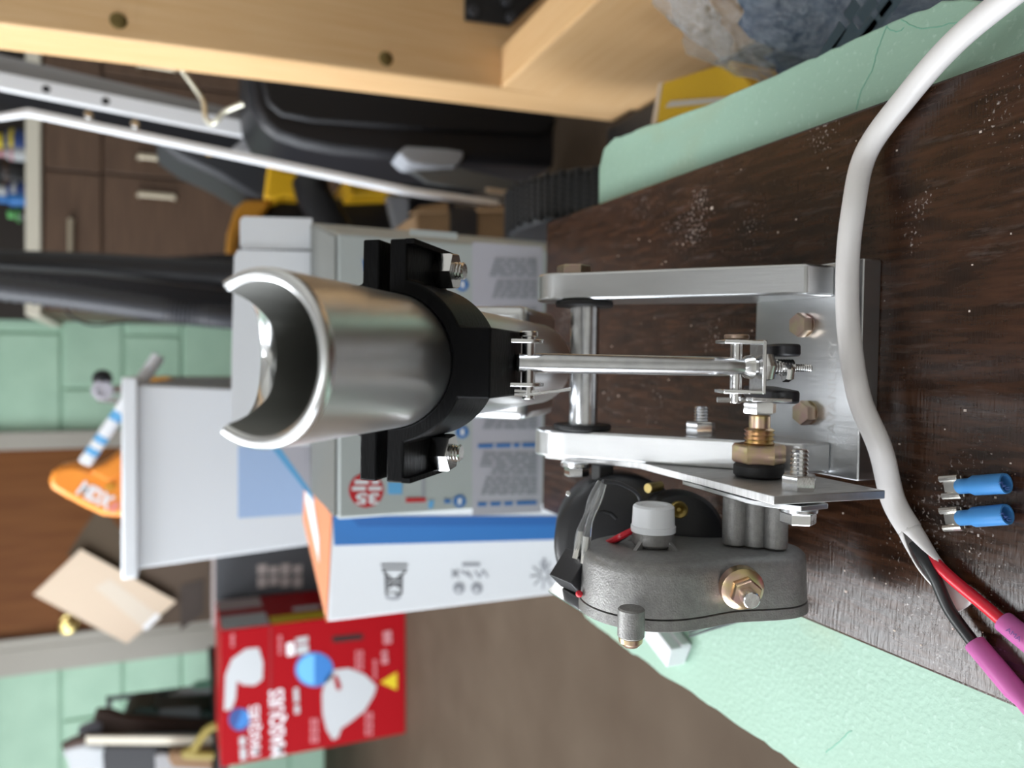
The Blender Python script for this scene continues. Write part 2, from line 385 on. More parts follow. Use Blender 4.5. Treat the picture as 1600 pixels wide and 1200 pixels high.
for a, b in (((-.17, -.22, FZ), (.12, -.08, -.085)), ((-.06, .36, FZ), (.06, .43, -.085))):
    MB().box(lv(a), lv(b)).build('pier', M_ledge, ledge, bevel=.004)
tag(ledge, 'low mint green painted masonry ledge with ragged edges under the dark board', 'ledge')
M_crack = mat('crack_green', (.20, .46, .34), .7)
for pts in ([(1385, 40), (1372, 75), (1362, 110), (1346, 140), (1338, 172)], [(1385, 42), (1400, 50), (1412, 44)], [(1408, 30), (1440, 44), (1490, 36), (1540, 20)], [(1330, 1142), (1308, 1160), (1290, 1175)]):
    P = [lv(q) for q in spline([onz(x, y, -.0189) for x, y in pts], 6)]
    MB().tube([p + V((random.uniform(-.0003, .0003), random.uniform(-.0003, .0003), 0)) for p in P], .00022, 5).build('crack', M_crack, ledge)

board = empty('wooden_board', (.001, .161, 0), -YAW)
tag(board, 'dark stained wooden board lying on the mint ledge', 'board')
MB().box((-.1065, -.40, -.0188), (.1065, .354, 0)).build('plank', M_board, board, bevel=.0012)
# chips of wood and dust lying on it (specks big enough to see)
M_chip = mat('pale_dust', (.55, .46, .40), .8)
RWm = Matrix.Rotation(-YAW, 3, 'Z')
c = MB()
for i in range(150):
    x = random.uniform(-.1, .1); y = random.uniform(-.08, .30); s_ = random.uniform(.00015, .00045) * (1.6 if random.random() < .12 else 1)
    a = random.uniform(0, 6.3); c.box((x - s_, y - s_ * random.uniform(.4, 1.6), 0), (x + s_, y + s_ * random.uniform(.4, 1.6), .0002))
o = c.build('dust_specks', M_chip, board); o['kind'] = 'stuff'

# ================================================================== the mechanism
O = V((.0053, .2174, 0))
dev = empty('tube_mount', O, -YAW)
tag(dev, 'aluminium swivelling tube mount with black clamp, linkage rod and gear motor on the board', 'mechanism')
RW = Matrix.Rotation(-YAW, 3, 'Z')
CL = RW.inverted() @ (CAM - O)
def rl(x, y): return RW.inverted() @ ray(x, y)
def Ld(x, y, t): return CL + rl(x, y) * t
def Lx(x, y, X):
    d = rl(x, y); return CL + d * ((X - CL.x) / d.x)
base = MB().box((-.0428, 0, 0), (.0428, .0592, .0095)).build('base_plate', M_alu, dev, bevel=.0006)
text_mesh('engraved_lettering', 'TAVANIUSKY', mat('engraving', (.66, .66, .66), .45, 1), base, (-.030, .0115, .0095), (.012, .0120, .0095), (0, 1, 0), height=.0042, off=.00008)
for x, y, ma in ((.0183, .0285, M_bronze), (-.0181, .0255, M_bronze)):
    MB().cyl((x, y, .0095), (x, y, .0102), .0050).hexnut((x, y, .0102), (x, y, .0148), .0088, .3).build('base_bolt', ma, dev)
# side bars
prof = [(.0137, .0095), (.0137, .0244), (.0895, .0900)]
cx_, cz_ = .0985, .0855
for i in range(9):
    a = math.radians(130 - i * 16); prof.append((.1010 + .0135 * math.cos(a), .0850 + .0130 * math.sin(a)))
prof += [(.113, .072), (.0592, .0095)]
for sx in (-1, 1):
    x0 = .0293 if sx > 0 else -.0415
    MB().prism([(x0, y, z) for y, z in prof], (.0122, 0, 0)).build('side_bar', M_alu, dev, bevel=.0011)
SHY, SHZ = .0923, .0793
MB().cyl((-.0293, SHY, SHZ), (.0293, SHY, SHZ), .0066, 32).build('pivot_shaft', M_steel, dev)
for sx in (-1, 1):
    MB().cyl((sx * .0268, SHY + .001, SHZ), (sx * .0292, SHY + .001, SHZ), .0132, 32).build('pivot_washer', M_rubber, dev)
MB().hexnut((.0415, SHY + .006, SHZ + .003), (.0460, SHY + .006, SHZ + .003), .0135, .2).build('pivot_bolt_head', M_bronze, dev)
# tube frame
a_ = math.radians(49.5656)
K = 1.0526
C0 = V((.00169, -.05043, .23455)); C0 = CL + (C0 - CL) * K
AX = V((.0053, -.7611, .6486)).normalized()
NN = V((0, -1, 0)) - AX * V((0, -1, 0)).dot(AX); NN.normalize()
MM = NN.cross(AX)
if MM.x < 0: MM = -MM
def tp(s, n, mm): return C0 - AX * s + NN * n + MM * mm
R0 = .020; WALL = .0037; NPH = 120; HORN = math.radians(120.5)
def rim(ph):
    a = abs((ph + math.pi) % (2 * math.pi) - math.pi)
    if a <= HORN: return -.0045 * (.5 + .5 * math.cos(math.pi * a / HORN))
    q = (math.pi - a) / (math.pi - HORN)
    return .028 * (1 - q ** 2.0) ** .72
SE = .222
def back(p):
    a = abs((p + math.pi) % (2 * math.pi) - math.pi); return max(0., min(1., (a - HORN) / .35))
def tube_ring(r, sfun, wall=0.):
    out_ = []
    for k in range(NPH):
        p = 2 * math.pi * k / NPH; q = r - wall * (.0029 + .0014 * back(p)); out_.append(tp(sfun(p), q * math.cos(p), q * math.sin(p)))
    return out_
def skin(rings):
    b = MB(); vs = [p for r in rings for p in r]; fs = []
    for i in range(len(rings) - 1):
        for k in range(NPH): fs.append((i*NPH+k, i*NPH+(k+1) % NPH, (i+1)*NPH+(k+1) % NPH, (i+1)*NPH+k))
    return b.add(vs, fs)
rings = [tube_ring(R0, lambda p, q=q: SE + (max(rim(p), rim(p)) + .0022 - SE) * q) for q in (0, .3, .6, .85, 1)]
skin(rings).build('tube', M_tube, dev, angle=60)
rr = [tube_ring(R0, lambda p: rim(p) + .0022), tube_ring(R0 - .0001, lambda p: rim(p) + .0013), tube_ring(R0 - .0005, lambda p: rim(p) + .0005), tube_ring(R0 - .0011, lambda p: rim(p)),
      tube_ring(R0 + .0008, lambda p: rim(p) + .0001 + .0008 * back(p), 1), tube_ring(R0, lambda p: rim(p) + .0008 + .0013 * back(p), 1)]
skin(rr).build('tube_rim', M_rim, dev, angle=60)
skin([tube_ring(R0, lambda p, q=q: rim(p) + .0008 + .0013 * back(p) + (.20 - rim(p) - .0013 * back(p)) * q, 1) for q in (0, .3, .7, 1)]).add(tube_ring(R0, lambda p: .2, 1), [list(range(NPH))]).build('tube_inside_shade', M_tubeshade, dev, angle=60)  # inner skin whose dark grey stands for shade
# yoke block at the foot of the tube
bl = [(-.0262, -.012), (-.0262, .004), (-.0205, .0105), (.0205, .0105), (.0262, .004), (.0262, -.012), (.0262, -.026), (-.0262, -.026)]
MB().hexa([tp(.248, n, mm) for mm, n in ((-.0262, -.026), (.0262, -.026), (.0262, .006), (-.0262, .006))] + [tp(.192, n, mm) for mm, n in ((-.0262, -.026), (.0262, -.026), (.0262, .006), (-.0262, .006))]).build('yoke_block', M_alu, dev, bevel=.004)
# clamp halves
S1, S2 = .063, .0945
RI, RO = .0202, .0246
def arc(r, a0, a1, n=24): return [(r*math.sin(a0 + (a1-a0)*i/n), r*math.cos(a0 + (a1-a0)*i/n)) for i in range(n + 1)]   # (m, n), angle from NN
fm, ft, bw, bn = .036, .0056, .0102, .032
aF = math.acos(ft / RO); aB = math.asin(bw / RO)
front = [(fm, 0), (fm, ft)] + arc(RO, aF, aB, 14) + [(bw, bn), (-bw, bn)] + arc(RO, -aB, -aF, 14) + [(-fm, ft), (-fm, 0)] + arc(RI, -math.pi/2, math.pi/2, 36)
cf = MB().prism([tp(S1, n, mm) for mm, n in front], -AX * (S2 - S1)).build('clamp_front_half', M_black3d, dev, bevel=.0006)
g = -.0032; aG = math.acos((g - ft) / RO); aI = math.acos(g / RI)
rear = [(fm, g), (fm, g - ft)] + arc(RO, aG, 2*math.pi - aG, 36) + [(-fm, g - ft), (-fm, g)] + arc(RI, 2*math.pi - aI, aI, 36)
MB().prism([tp(S1, n, mm) for mm, n in rear], -AX * (S2 - S1)).build('clamp_rear_half', M_black3d, dev, bevel=.0006)
for sx in (-1, 1):   # nut pocket walls
    MB().prism([tp(S1, n, mm) for mm, n in ((sx*.0345, ft - .0005), (sx*.036, ft - .0005), (sx*.036, ft + .0022), (sx*.0345, ft + .0022))], -AX * (S2 - S1)).build('pocket_wall', M_black3d, cf)
    q = .0870; mm_ = sx * .0292
    nut = MB().hexnut(tp(q, ft, mm_), tp(q, ft + .0062, mm_), .0110, .5).build('clamp_nut', M_zinc, dev)
    MB().thread(tp(q, ft + .006, mm_), tp(q, ft + .0092, mm_), .0029, .001).build('bolt_end', M_zinc, nut)
# upper clevis on the boss
CP = Ld(826, 567, .243); RB = Ld(1150, 573, .249)
rd = (RB - CP).normalized()
E3 = V((1, 0, 0)).cross(rd).normalized()
for sx in (-1, 1):
    X = CP.x + sx * .0062
    lug = []
    for i in range(13):
        a = math.radians(-90 + i * 15); lug.append(V((X, CP.y, CP.z)) + rd * (.0048 * math.cos(a)) + E3 * (.0048 * math.sin(a)))
    lug += [V((X, CP.y, CP.z)) - rd * .010 + E3 * .0048, V((X, CP.y, CP.z)) - rd * .010 - E3 * .0048]
    MB().prism(lug, (sx * .0012, 0, 0)).build('clevis_lug', M_zinc, dev, bevel=.0002)
MB().cyl(CP + V((-.0115, 0, 0)), CP + V((.0092, 0, 0)), .0021).build('clevis_pin', M_zinc, dev)
MB().cyl(CP + V((.0082, 0, 0)), CP + V((.0100, 0, 0)), .0030).build('clevis_pin_head', M_zinc, dev)
MB().cyl(CP - rd * .0075 + V((0, 0, 0)) - E3 * 0 + V((0, -.001, 0)), CP - rd * .0095 + V((0, 0.001, 0)), .0036).build('clevis_screw_head', M_steel, dev)
a0 = CP + V((-.0100, -.0012, .001)); b0 = Ld(892, 608, .240)
MB().tube([a0 - rd * .004, a0, a0 + (b0 - a0) * .5, b0], .00055, 8).build('cotter_pin', M_zinc, dev)
MB().tube([a0 - rd * .004 + V((.0012, 0, 0)), a0 + V((.001, 0, 0)), a0 + rd * .004 + V((.0012, 0, 0))], .0005, 8).build('cotter_pin_eye', M_zinc, dev)
# linkage rod with pinched ends
Lr = (RB - CP).length
MB().lathe(CP - rd * .0040, rd, [(0, .0024), (.0008, .0030), (.008, .0031), (Lr, .0031), (Lr + .0055, .0030), (Lr + .0085, .0022)], 28).build('linkage_rod', M_steel, dev)
# lower clevis bracket (U shape), ball neck, bolt and nuts
for sx in (-1, 1):
    X = RB.x + sx * .0073
    c0 = V((X, RB.y, RB.z))
    MB().prism([c0 - rd*.0055 - E3*.0045, c0 + rd*.0080 - E3*.0055, c0 + rd*.0080 + E3*.0055, c0 - rd*.0055 + E3*.0045], (sx * .0013, 0, 0)).build('bracket_cheek', M_zinc, dev, bevel=.0003)
c0 = RB + rd * .0067
MB().prism([c0 + V((-.0086, 0, 0)) - E3*.0055, c0 + V((.0086, 0, 0)) - E3*.0055, c0 + V((.0086, 0, 0)) + E3*.0055, c0 + V((-.0086, 0, 0)) + E3*.0055], rd * .0013).build('bracket_web', M_zinc, dev, bevel=.0003)
MB().cyl(RB + V((-.0118, 0, 0)), RB + V((.0104, 0, 0)), .0019).build('bracket_pin', M_zinc, dev)
MB().cyl(RB + V((.0088, 0, 0)), RB + V((.0104, 0, 0)), .0040).build('bracket_pin_head', M_bronze, dev)
MB().tube([RB + V((-.0108, 0, 0)) - rd * .006, RB + V((-.0108, 0, 0)), RB + V((-.0106, 0, 0)) + rd * .006], .0009, 8).build('retaining_clip', M_zinc, dev)
MB().lathe(RB, rd, [(.001, .0018), (.003, .0036), (.0052, .0040), (.0066, .0030)], 20).build('ball_neck', M_zinc, dev)
MB().hexnut(c0 + rd * .0013, c0 + rd * .0052, .0082, .2).build('bracket_nut', M_zinc, dev)
MB().thread(c0 + rd * .0052, c0 + rd * .0125, .0028, .0009).build('bracket_bolt', M_zinc, dev)
MB().hexnut(c0 + rd * .0085 + V((-.0015, -.001, 0)), c0 + rd * .0110 + V((-.0015, -.001, 0)), .0058).build('bracket_lock_nut', M_zinc, dev)
MB().thread(c0 + rd * .0125, c0 + rd * .0185, .0013, .0007).build('bolt_tip', M_zinc, dev)
MB().prism([c0 + V((-.0098, -.002, 0)) - rd*.004 - E3*.004, c0 + V((-.0098, -.002, 0)) + rd*.0095 - E3*.0035, c0 + V((-.0098, -.002, 0)) + rd*.0095 + E3*.0035, c0 + V((-.0098, -.002, 0)) - rd*.004 + E3*.004], (-.0012, 0, 0)).build('link_strap', M_zinc, dev, bevel=.0003)
# crank, output shaft and its fittings
SY, SZ = .0147, .0452
S = lambda X: V((X, SY, SZ))
tipc = c0 + rd * .010
for X0, X1, ln in ((-.0108, -.0066, 1.0), (.0045, .0085, .8)):
    A = V((X0, SY, SZ)); B = V((X0, tipc.y, tipc.z))
    if X0 > 0: A = A + (B - A) * .35
    dv = (B - A).normalized(); pv = V((0, -dv.z, dv.y))
    pts = []
    for i in range(9):
        t = math.radians(90 + i * 22.5); pts.append(A + dv * (.0062 * math.cos(t)) + pv * (.0062 * math.sin(t)))
    for i in range(9):
        t = math.radians(-90 + i * 22.5); pts.append(B + dv * (.0045 * math.cos(t)) + pv * (.0045 * math.sin(t)))
    MB().prism(pts, (X1 - X0, 0, 0)).build('crank_arm', M_blackpl, dev, bevel=.0008)
MB().hexnut(S(-.0172), S(-.0110), .0108, .4).build('shaft_nut', M_zinc, dev)
MB().cyl(S(-.0240), S(-.0176), .0040).build('output_shaft', M_yzinc, dev)
MB().thread(S(-.0292), S(-.0226), .0058, .0014, 28).build('threaded_bush', M_yzinc, dev)
MB().hexnut(S(-.0360), S(-.0288), .0172, .15).build('bush_nut', M_yzinc, dev)
MB().cyl(S(-.0415), S(-.0360), .0094, 32).build('rubber_washer', M_rubber, dev)
# motor plate
pp = [(.112, .089), (.066, .0655), (-.021, .0700), (-.0250, .0240), (.021, .0215), (.072, .024), (.118, .074)]
MB().prism([(-.0445, y, z) for y, z in pp], (.003, 0, 0)).build('motor_plate', M_plate, dev, bevel=.0003)
MB().prism([(-.0475, y, z) for y, z in ((.040, .062), (-.006, .0660), (-.021, .058), (-.020, .045), (.005, .035), (.035, .040))], (.0018, 0, 0)).build('mounting_flange', M_alu, dev, bevel=.0003)
py, pz = -.0137, .0523
MB().hexnut((-.0415, py, pz), (-.0362, py, pz), .0105, .45).build('plate_nut', M_zinc, dev)
MB().thread((-.0364, py, pz), (-.0275, py, pz), .0031, .0013).build('plate_bolt_thread', M_zinc, dev)
MB().cyl((-.0492, py, pz), (-.0476, py, pz), .0066).build('lock_washer', M_steel, dev)
MB().hexnut((-.0532, py, pz), (-.0492, py, pz), .0105, .2).build('plate_bolt_head', M_zinc, dev)
MB().hexnut((-.0293, .0543, .0424), (-.0232, .0543, .0424), .0110, .4).build('bar_nut', M_zinc, dev)
MB().thread((-.0234, .0543, .0424), (-.0168, .0543, .0424), .0032, .0011).build('bar_bolt_thread', M_steel, dev)
MB().cyl((-.0468, .0965, .0800), (-.0445, .0965, .0800), .0075).build('hinge_washer', M_zinc, dev)
MB().hexnut((-.0512, .0965, .0800), (-.0468, .0965, .0800), .0100, .2).build('hinge_bolt_head', M_zinc, dev)
MB().box((-.0515, .080, .0700), (-.0446, .0875, .0775)).build('hinge_spacer', M_rubber, dev, bevel=.0006)
# gear motor
FX, LX = -.0690, -.0880
def egg(c1, r1, c2, r2, grow=0, n=40):
    """outline of a big and a small round end joined by tangents with a slight waist on the front side"""
    P1 = V((c1[0], c1[1])); P2 = V((c2[0], c2[1])); r1 += grow; r2 += grow
    d = P2 - P1; L = d.length; an = math.atan2(d.y, d.x); be = math.acos((r1 - r2) / L)
    out = []
    for i in range(n + 1):
        t = an + be + (2 * math.pi - 2 * be) * i / n; out.append((P1.x + r1*math.cos(t), P1.y + r1*math.sin(t)))
    small = []
    for i in range(n // 2 + 1):
        t = an - be + 2 * be * i / (n // 2); small.append((P2.x + r2*math.cos(t), P2.y + r2*math.sin(t)))
    def waist(a, b):
        mid = (P1 + P2) / 2; res = []
        for i in range(1, 8):
            t = i / 8; q = V((a[0] + (b[0]-a[0])*t, a[1] + (b[1]-a[1])*t)); inw = (mid - q).normalized()
            q = q + inw * (.0026 * math.sin(math.pi * t) ** 2); res.append((q.x, q.y))
        return res
    return out + waist(out[-1], small[0]) + small + waist(small[-1], out[0])
g1, g2 = (.0300, .0835), (.0165, .0408)
def egg_solid(name, ma, parent, levels):
    b = MB(); vs = []; fs = []; n = None
    for X, gr in levels:
        P = egg(g1, .0262, g2, .0162, gr); n = len(P); vs += [(X, y, z) for y, z in P]
    for i in range(len(levels) - 1):
        for k in range(n): fs.append((i*n+k, i*n+(k+1) % n, (i+1)*n+(k+1) % n, (i+1)*n+k))
    fs.append(list(range(n))); fs.append([(len(levels)-1)*n+k for k in range(n)])
    return b.add(vs, fs).build(name, ma, parent, angle=50)
gb = egg_solid('gearbox_housing', M_cast, dev, [(FX, -.0035), (FX - .0006, -.0018), (FX - .0022, -.0004), (FX - .0045, 0), (LX, .0006)])
egg_solid('gearbox_lid', M_cast, gb, [(LX - .0003, -.0006), (LX - .0006, .0008), (LX - .0042, .0012), (LX - .0046, .0004)])
by, bz = .0314, .0814
MB().cyl((FX + .0004, by, bz), (-.0622, by, bz), .0080, 32).build('bearing_boss', M_cast, gb)
for t in (20, 110, 200, 290):
    t = math.radians(t); u = V((0, math.cos(t), math.sin(t))); pv = V((0, -u.z, u.y))
    q = V((FX, by, bz))
    MB().prism([q + u*.0075 + pv*.0008, q + u*.0115 + pv*.0008, q + u*.0078 + pv*.0008 + V((.003, 0, 0))], pv * -.0016).build('boss_rib', M_cast, gb)
MB().lathe((-.0622, by, bz), (1, 0, 0), [(-.001, .0086), (.0012, .0086), (.0014, .0082), (.0086, .0079), (.0094, .0070), (.0094, .0052), (.0088, .0045)], 32).build('bearing_cap', M_whitepl, gb)
for dy, dz, r in ((.0062, .0055, .0048), (.0008, .0004, .0040), (-.0042, -.0052, .0046)):
    MB().cyl((FX + .0005, SY + dy, SZ + dz), (-.0447, SY + dy, SZ + dz), r, 20).build('standoff', M_cast, gb)
q = Ld(1160, 920, .2745); qn = V((-.15, -.93, .33)).normalized()
wn = MB().lathe(q - qn * .003, qn, [(0, .0078), (.0035, .0078), (.0046, .0060)], 28).build('flange_washer', M_yzinc, gb)
MB().hexnut(q + qn * .0010, q + qn * .0052, .0096, .1).build('flange_nut', M_yzinc, gb)
MB().cyl(q + qn * .005, q + qn * .0095, .0030).build('stud', M_zinc, gb)
q = Ld(985, 962, .262); 
sb = V((0, q.y - .0005, q.z))
MB().cyl((LX + .0065, sb.y, sb.z), (LX - .0036, sb.y, sb.z), .0046, 24).build('screw_boss', M_cast, gb)
MB().lathe((LX - .0036, sb.y, sb.z), (-1, 0, 0), [(0, .0042), (.0016, .0040), (.0032, .0024), (.0036, .0006)], 20).build('lid_screw', M_yzinc, gb)
# motor can behind the gearbox
mc = Ld(975, 852, .335); ma_ = V((.10, -.88, .46)).normalized()
RM = .0305
can = MB().lathe(mc, -ma_, [(0, RM - .006), (.0012, RM - .0022), (.004, RM), (.060, RM), (.064, RM - .003)], 56).build('motor_can', M_motor, dev, angle=50)
q = Ld(1065, 838, .318)
MB().lathe(q, -ma_, [(0, .012), (.001, .0168), (.004, .0185), (.016, .0185)], 40).build('motor_end_bell', M_motor, can)
for x, y, t in ((1062, 797, .309), (1040, 812, .313)):
    b_ = Ld(x, y, t); MB().lathe(b_, -ma_, [(.0022, .0008), (.0010, .0016), (.0004, .0022), (0, .0030), (.0006, .0035), (.003, .0036), (.007, .0030)], 16).build('brass_screw', mat('dull_brass', (.34, .25, .08), .4, 1), can)
b_ = Ld(1012, 763, .322); MB().cyl(b_, b_ + V((.0, .004, -.009)), .0021, 12).build('brass_terminal', M_brass, can)
q = Ld(935, 820, .327); MB().tube([q + V((.006*math.cos(t), -.0005, .009*math.sin(t))) for t in [i * .5 - 1.2 for i in range(8)]], .0007, 6).build('brush_cap_ring', M_rubber, can)
MB().cyl(Ld(888, 771, .330), Ld(888, 771, .333), .0011, 10).build('rivet', M_zinc, can)
# terminal block with spade terminals and clear sleeves, wires
q = Ld(897, 892, .300)
blk_ = MB().box((-.0065, -.006, -.0045), (.0065, .006, .0045)).build('terminal_block', M_blackpl, dev, bevel=.0004); blk_.location = q; blk_.rotation_euler = (.4, .7, .2)
pl_ = MB().box((-.0095, -.0095, -.0058), (.0095, .0095, -.0048)).build('terminal_bracket', M_zinc, dev); pl_.location = q + V((-.002, 0, -.001)); pl_.rotation_euler = (.5, .9, .2)
for k, (pts, t) in enumerate(((((938, 752), (922, 790), (908, 830), (899, 872)), .297), (((944, 756), (928, 795), (917, 838), (912, 880)), .294))):
    P = [Ld(x, y, t) for x, y in pts]
    MB().tube(spline(P, 4), .0024, 10, rs=[.0011 + .0008 * math.sin(i * .55) ** 2 for i in range(13)]).build('clear_sleeve', M_clear, dev)
    MB().tube([P[2], P[3]], .0014, 8).build('spade_terminal', M_tin, dev)
MB().tube(spline([Ld(942, 752, .296), Ld(972, 757, .303), Ld(1000, 780, .306), Ld(985, 830, .300), Ld(955, 850, .304)], 6), .0008, 8).build('motor_lead', M_darkpl, dev)
MB().tube(spline([Ld(950, 848, .305), Ld(970, 838, .297), Ld(990, 828, .300)], 6), .0013, 8).build('red_lead', M_red_wire, dev)
MB().sphere(Ld(905, 928, .290), .0014, 10).build('red_lead_end', M_red_wire, dev)
# white plug hanging off the motor's lead, on the ledge
q = onz(1042, 1003, -.012); ql = RW.inverted() @ (q - O)
pg = MB().box((-.0125, -.0065, -.0065), (.0125, .0065, .0065)).box((-.0125, -.0085, -.0065), (.004, -.0065, .0)).build('wire_plug', mat('white_plug_nylon', (.72, .74, .76), .4), dev, bevel=.0007)
pg.location = ql + V((0, 0, .0002)); pg.rotation_euler = (0, 0, 1.2)
for y0, y1, ma in ((988, 962, M_darkpl), (994, 970, M_darkpl), (975, 968, M_red_wire)):
    A = RW.inverted() @ (onz(1078, y0, -.010) - O); B = RW.inverted() @ (onz(1175, y1 - 6, .02) - O)
    MB().tube(spline([A, (A + B) / 2 + V((0, 0, .002)), B], 5), .0007, 8).build('plug_lead', ma, dev)

# ================================================================== cable with sleeve, wires and pink connectors
cab = empty('wiring_cable', (0, 0, 0)); tag(cab, 'white cable sleeve curving past the base plate, ending in red and black wires', 'cable')
def toW(l): return O + RW @ V(l)
pts = [V((.150, .128, -.010)), V((.1300, .1545, .0015)), V((.118, .1799, .0055)), V((.1052, .1999, .0058)), V((.0888, .2166, .0075)),
       toW((.0604, .0013, .0144)), toW((.0388, .0030, .0146)), toW((.0142, .0014, .0146)), toW((-.0100, -.0036, .0140)), toW((-.0290, -.0112, .0110)),
       V((-.0428, .2054, .0066)), V((-.0530, .1995, .0052))]
MB().tube(spline(pts, 8), .0043, 18).build('sleeve', M_sleeve, cab, angle=70)
# split open end: a half shell
sp = spline([pts[-1], V((-.0618, .1934, .005)), V((-.0695, .1866, .0045)), V((-.0762, .1800, .0042))], 5)
b = MB(); vs = []; fs = []; nn = 11
for i, p in enumerate(sp):
    t = (sp[min(i+1, len(sp)-1)] - sp[max(i-1, 0)]).normalized(); sd = V((-t.y, t.x, 0)); f_ = i / (len(sp) - 1)
    half = math.pi * (1.02 - .68 * min(1, f_ * 1.3))
    for k in range(nn):
        a = -math.pi/2 - .35*f_ + half * (k / (nn - 1) * 2 - 1)
        vs.append(p + sd * (.0043 * math.cos(a)) + V((0, 0, .0043 * math.sin(a))))
for i in range(len(sp) - 1):
    for k in range(nn - 1): fs.append((i*nn+k, i*nn+k+1, (i+1)*nn+k+1, (i+1)*nn+k))
o = b.add(vs, fs).build('split_sleeve_end', M_sleeve, cab, angle=70)
so = o.modifiers.new('thick', 'SOLIDIFY'); so.thickness = .0006
MB().tube(spline([V((-.057, .1965, .0062)), V((-.0625, .1922, .0066)), onz(1462, 905, .0060), onz(1485, 955, .0048), onz(1528, 1013, .0045)], 6), .0021, 12).build('black_wire', M_black_wire, cab)
MB().tube(spline([V((-.0585, .1955, .0045)), onz(1470, 888, .0046), onz(1500, 915, .0040), onz(1540, 948, .0036), onz(1572, 976, .0036)], 6), .0021, 12).build('red_wire', M_red_wire, cab)
def pink(A, B, name):
    A = V(A); B = V(B); d = (B - A).normalized(); L = (B - A).length
    o = MB().lathe(A, d, [(0, .0034), (.0005, .0036), (L * .52, .0036), (L * .62, .0028), (L * .74, .0028), (L * .82, .0036), (L, .0036)], 20).build(name, M_pink, cab)
    return o
p1 = pink(onz(1522, 1004, .0042), onz(1522, 1004, .0042) + (onz(1600, 1096, .0042) - onz(1522, 1004, .0042)).normalized() * .034, 'pink_connector')
p2 = pink(onz(1567, 970, .0042), onz(1567, 970, .0042) + (onz(1610, 1005, .0042) - onz(1567, 970, .0042)).normalized() * .034, 'pink_connector')
A = onz(1572, 985, .0079); B = onz(1594, 1003, .0079)
text_mesh('connector_print', 'AMA', mat('purple_ink', (.06, .02, .16), .6), p2, A, B, V((1, 0, 0)), height=.0016, off=.0003)

# ================================================================== blue spade connectors
def blue_connector(x0, y0, x1, y1, label, z=.0036):
    A = onz(x0, y0, z); B = onz(x1, y1, z); d = (B - A).normalized(); L = (B - A).length - .0042
    sd = V((-d.y, d.x, 0)); up = V((0, 0, 1))
    e = empty('spade_connector', (A.x, A.y, 0)); tag(e, label, 'connector', 'blue spade connectors on the board')
    Lc = V((-A.x, -A.y, 0))
    A = A + Lc; B = B + Lc
    T = A + d * .0105
    # terminal: flat tongue with two rolled rails and a crimp neck
    MB().prism([A + sd*.0036 + up*-.0024, A - sd*.0036 + up*-.0024, A - sd*.0036 + d*.0072 + up*-.0024, A + sd*.0036 + d*.0072 + up*-.0024], up * .0008).build('terminal_tongue', M_tin, e)
    for k in (-1, 1):
        MB().tube([A + sd*k*.0030 + up*-.0006, A + sd*k*.0030 + up*-.0006 + d*.0070], .0013, 10).build('rolled_rail', M_tin, e)
    MB().prism([A + d*.0034 + sd*.003 + up*-.0016, A + d*.0034 - sd*.003 + up*-.0016, A + d*.0050 - sd*.003 + up*-.0016, A + d*.0050 + sd*.003 + up*-.0016], up * .0008).build('terminal_bridge', M_tin, e)
    b = MB().lathe(A + d*.0066, d, [(0, .0022), (.0006, .0026), (.0045, .0026), (.0062, .0034), (L - .0072, .0034), (L - .0066, .0033), (L - .0066, .0027), (.010, .0027), (.0098, .0002)], 24, cap=False)
    s_ = b.build('heat_shrink_sleeve', M_blue, e)
    for k in range(3):
        a0 = B - d * (.0024 + .0010*k) - sd * (.0012 - k * .0009) + up * .0033
        text_mesh('sleeve_print', 'UAK'[k], M_navyp, s_, a0, a0 + sd * -.0009, d, height=.0015, off=.0002)
    MB().cyl(A + d*.012, A + d*.0135, .0024, 16).build('crimp_barrel', mat('dark_crimp', (.02, .05, .16), .4), e)
    return e
blue_connector(1470, 762, 1592, 754, 'blue heat-shrink spade connector nearer the base plate')
blue_connector(1471, 812, 1594, 802, 'blue heat-shrink spade connector nearer the split cable end')

# ================================================================== timber frame on the right
def ppx(pts, Y, depth): return MB().prism([at(x, y, Y) for x, y in pts], (0, depth, 0))
fr = empty('timber_frame', (.43, .9, FZ)); tag(fr, 'pine timber post and sill with a black steel corner bracket', 'frame')
def inv(P): return V(P) - V((.43, .9, FZ))
def lean(z): return .367 - .0345 * (z - FZ)
post = MB().hexa([inv(p) for p in ((lean(FZ), .866, FZ), (lean(FZ) + .15, .866, FZ), (lean(FZ) + .15, .932, FZ), (lean(FZ), .932, FZ),
     (lean(1.3), .866, 1.3), (lean(1.3) + .15, .866, 1.3), (lean(1.3) + .15, .932, 1.3), (lean(1.3), .932, 1.3))]).build('post', M_pine, fr, bevel=.003)
zs = at(782, 130, .866).z
MB().box(inv((.3605, .05, FZ)), inv((.4105, .8655, zs))).build('sill', M_pine_y, fr, bevel=.003)
for x, y in ((185, 33), (603, 92)):
    p = inv(at(x, y, .8657)); MB().lathe(p, (0, -1, 0), [(-.001, .0078), (.0006, .0082), (.0016, .0060), (.0019, .0030), (.0019, .001)], 16).build('screw', mat('dark_brass_screw', (.22, .16, .06), .45, .9), fr)
br = MB().prism([inv(at(x, y, .8655)) for x, y in ((725, -40), (725, 33), (795, 42), (845, -5), (845, -40))], (0, -.004, 0)).build('corner_bracket', M_motor, fr, bevel=.001)
for x, y in ((738, 18), (797, 28), (790, 3)):
    p = inv(at(x, y, .862)); MB().hexnut(p + V((0, .001, 0)), p + V((0, -.006, 0)), .012).build('bracket_bolt', M_darkpl, br)

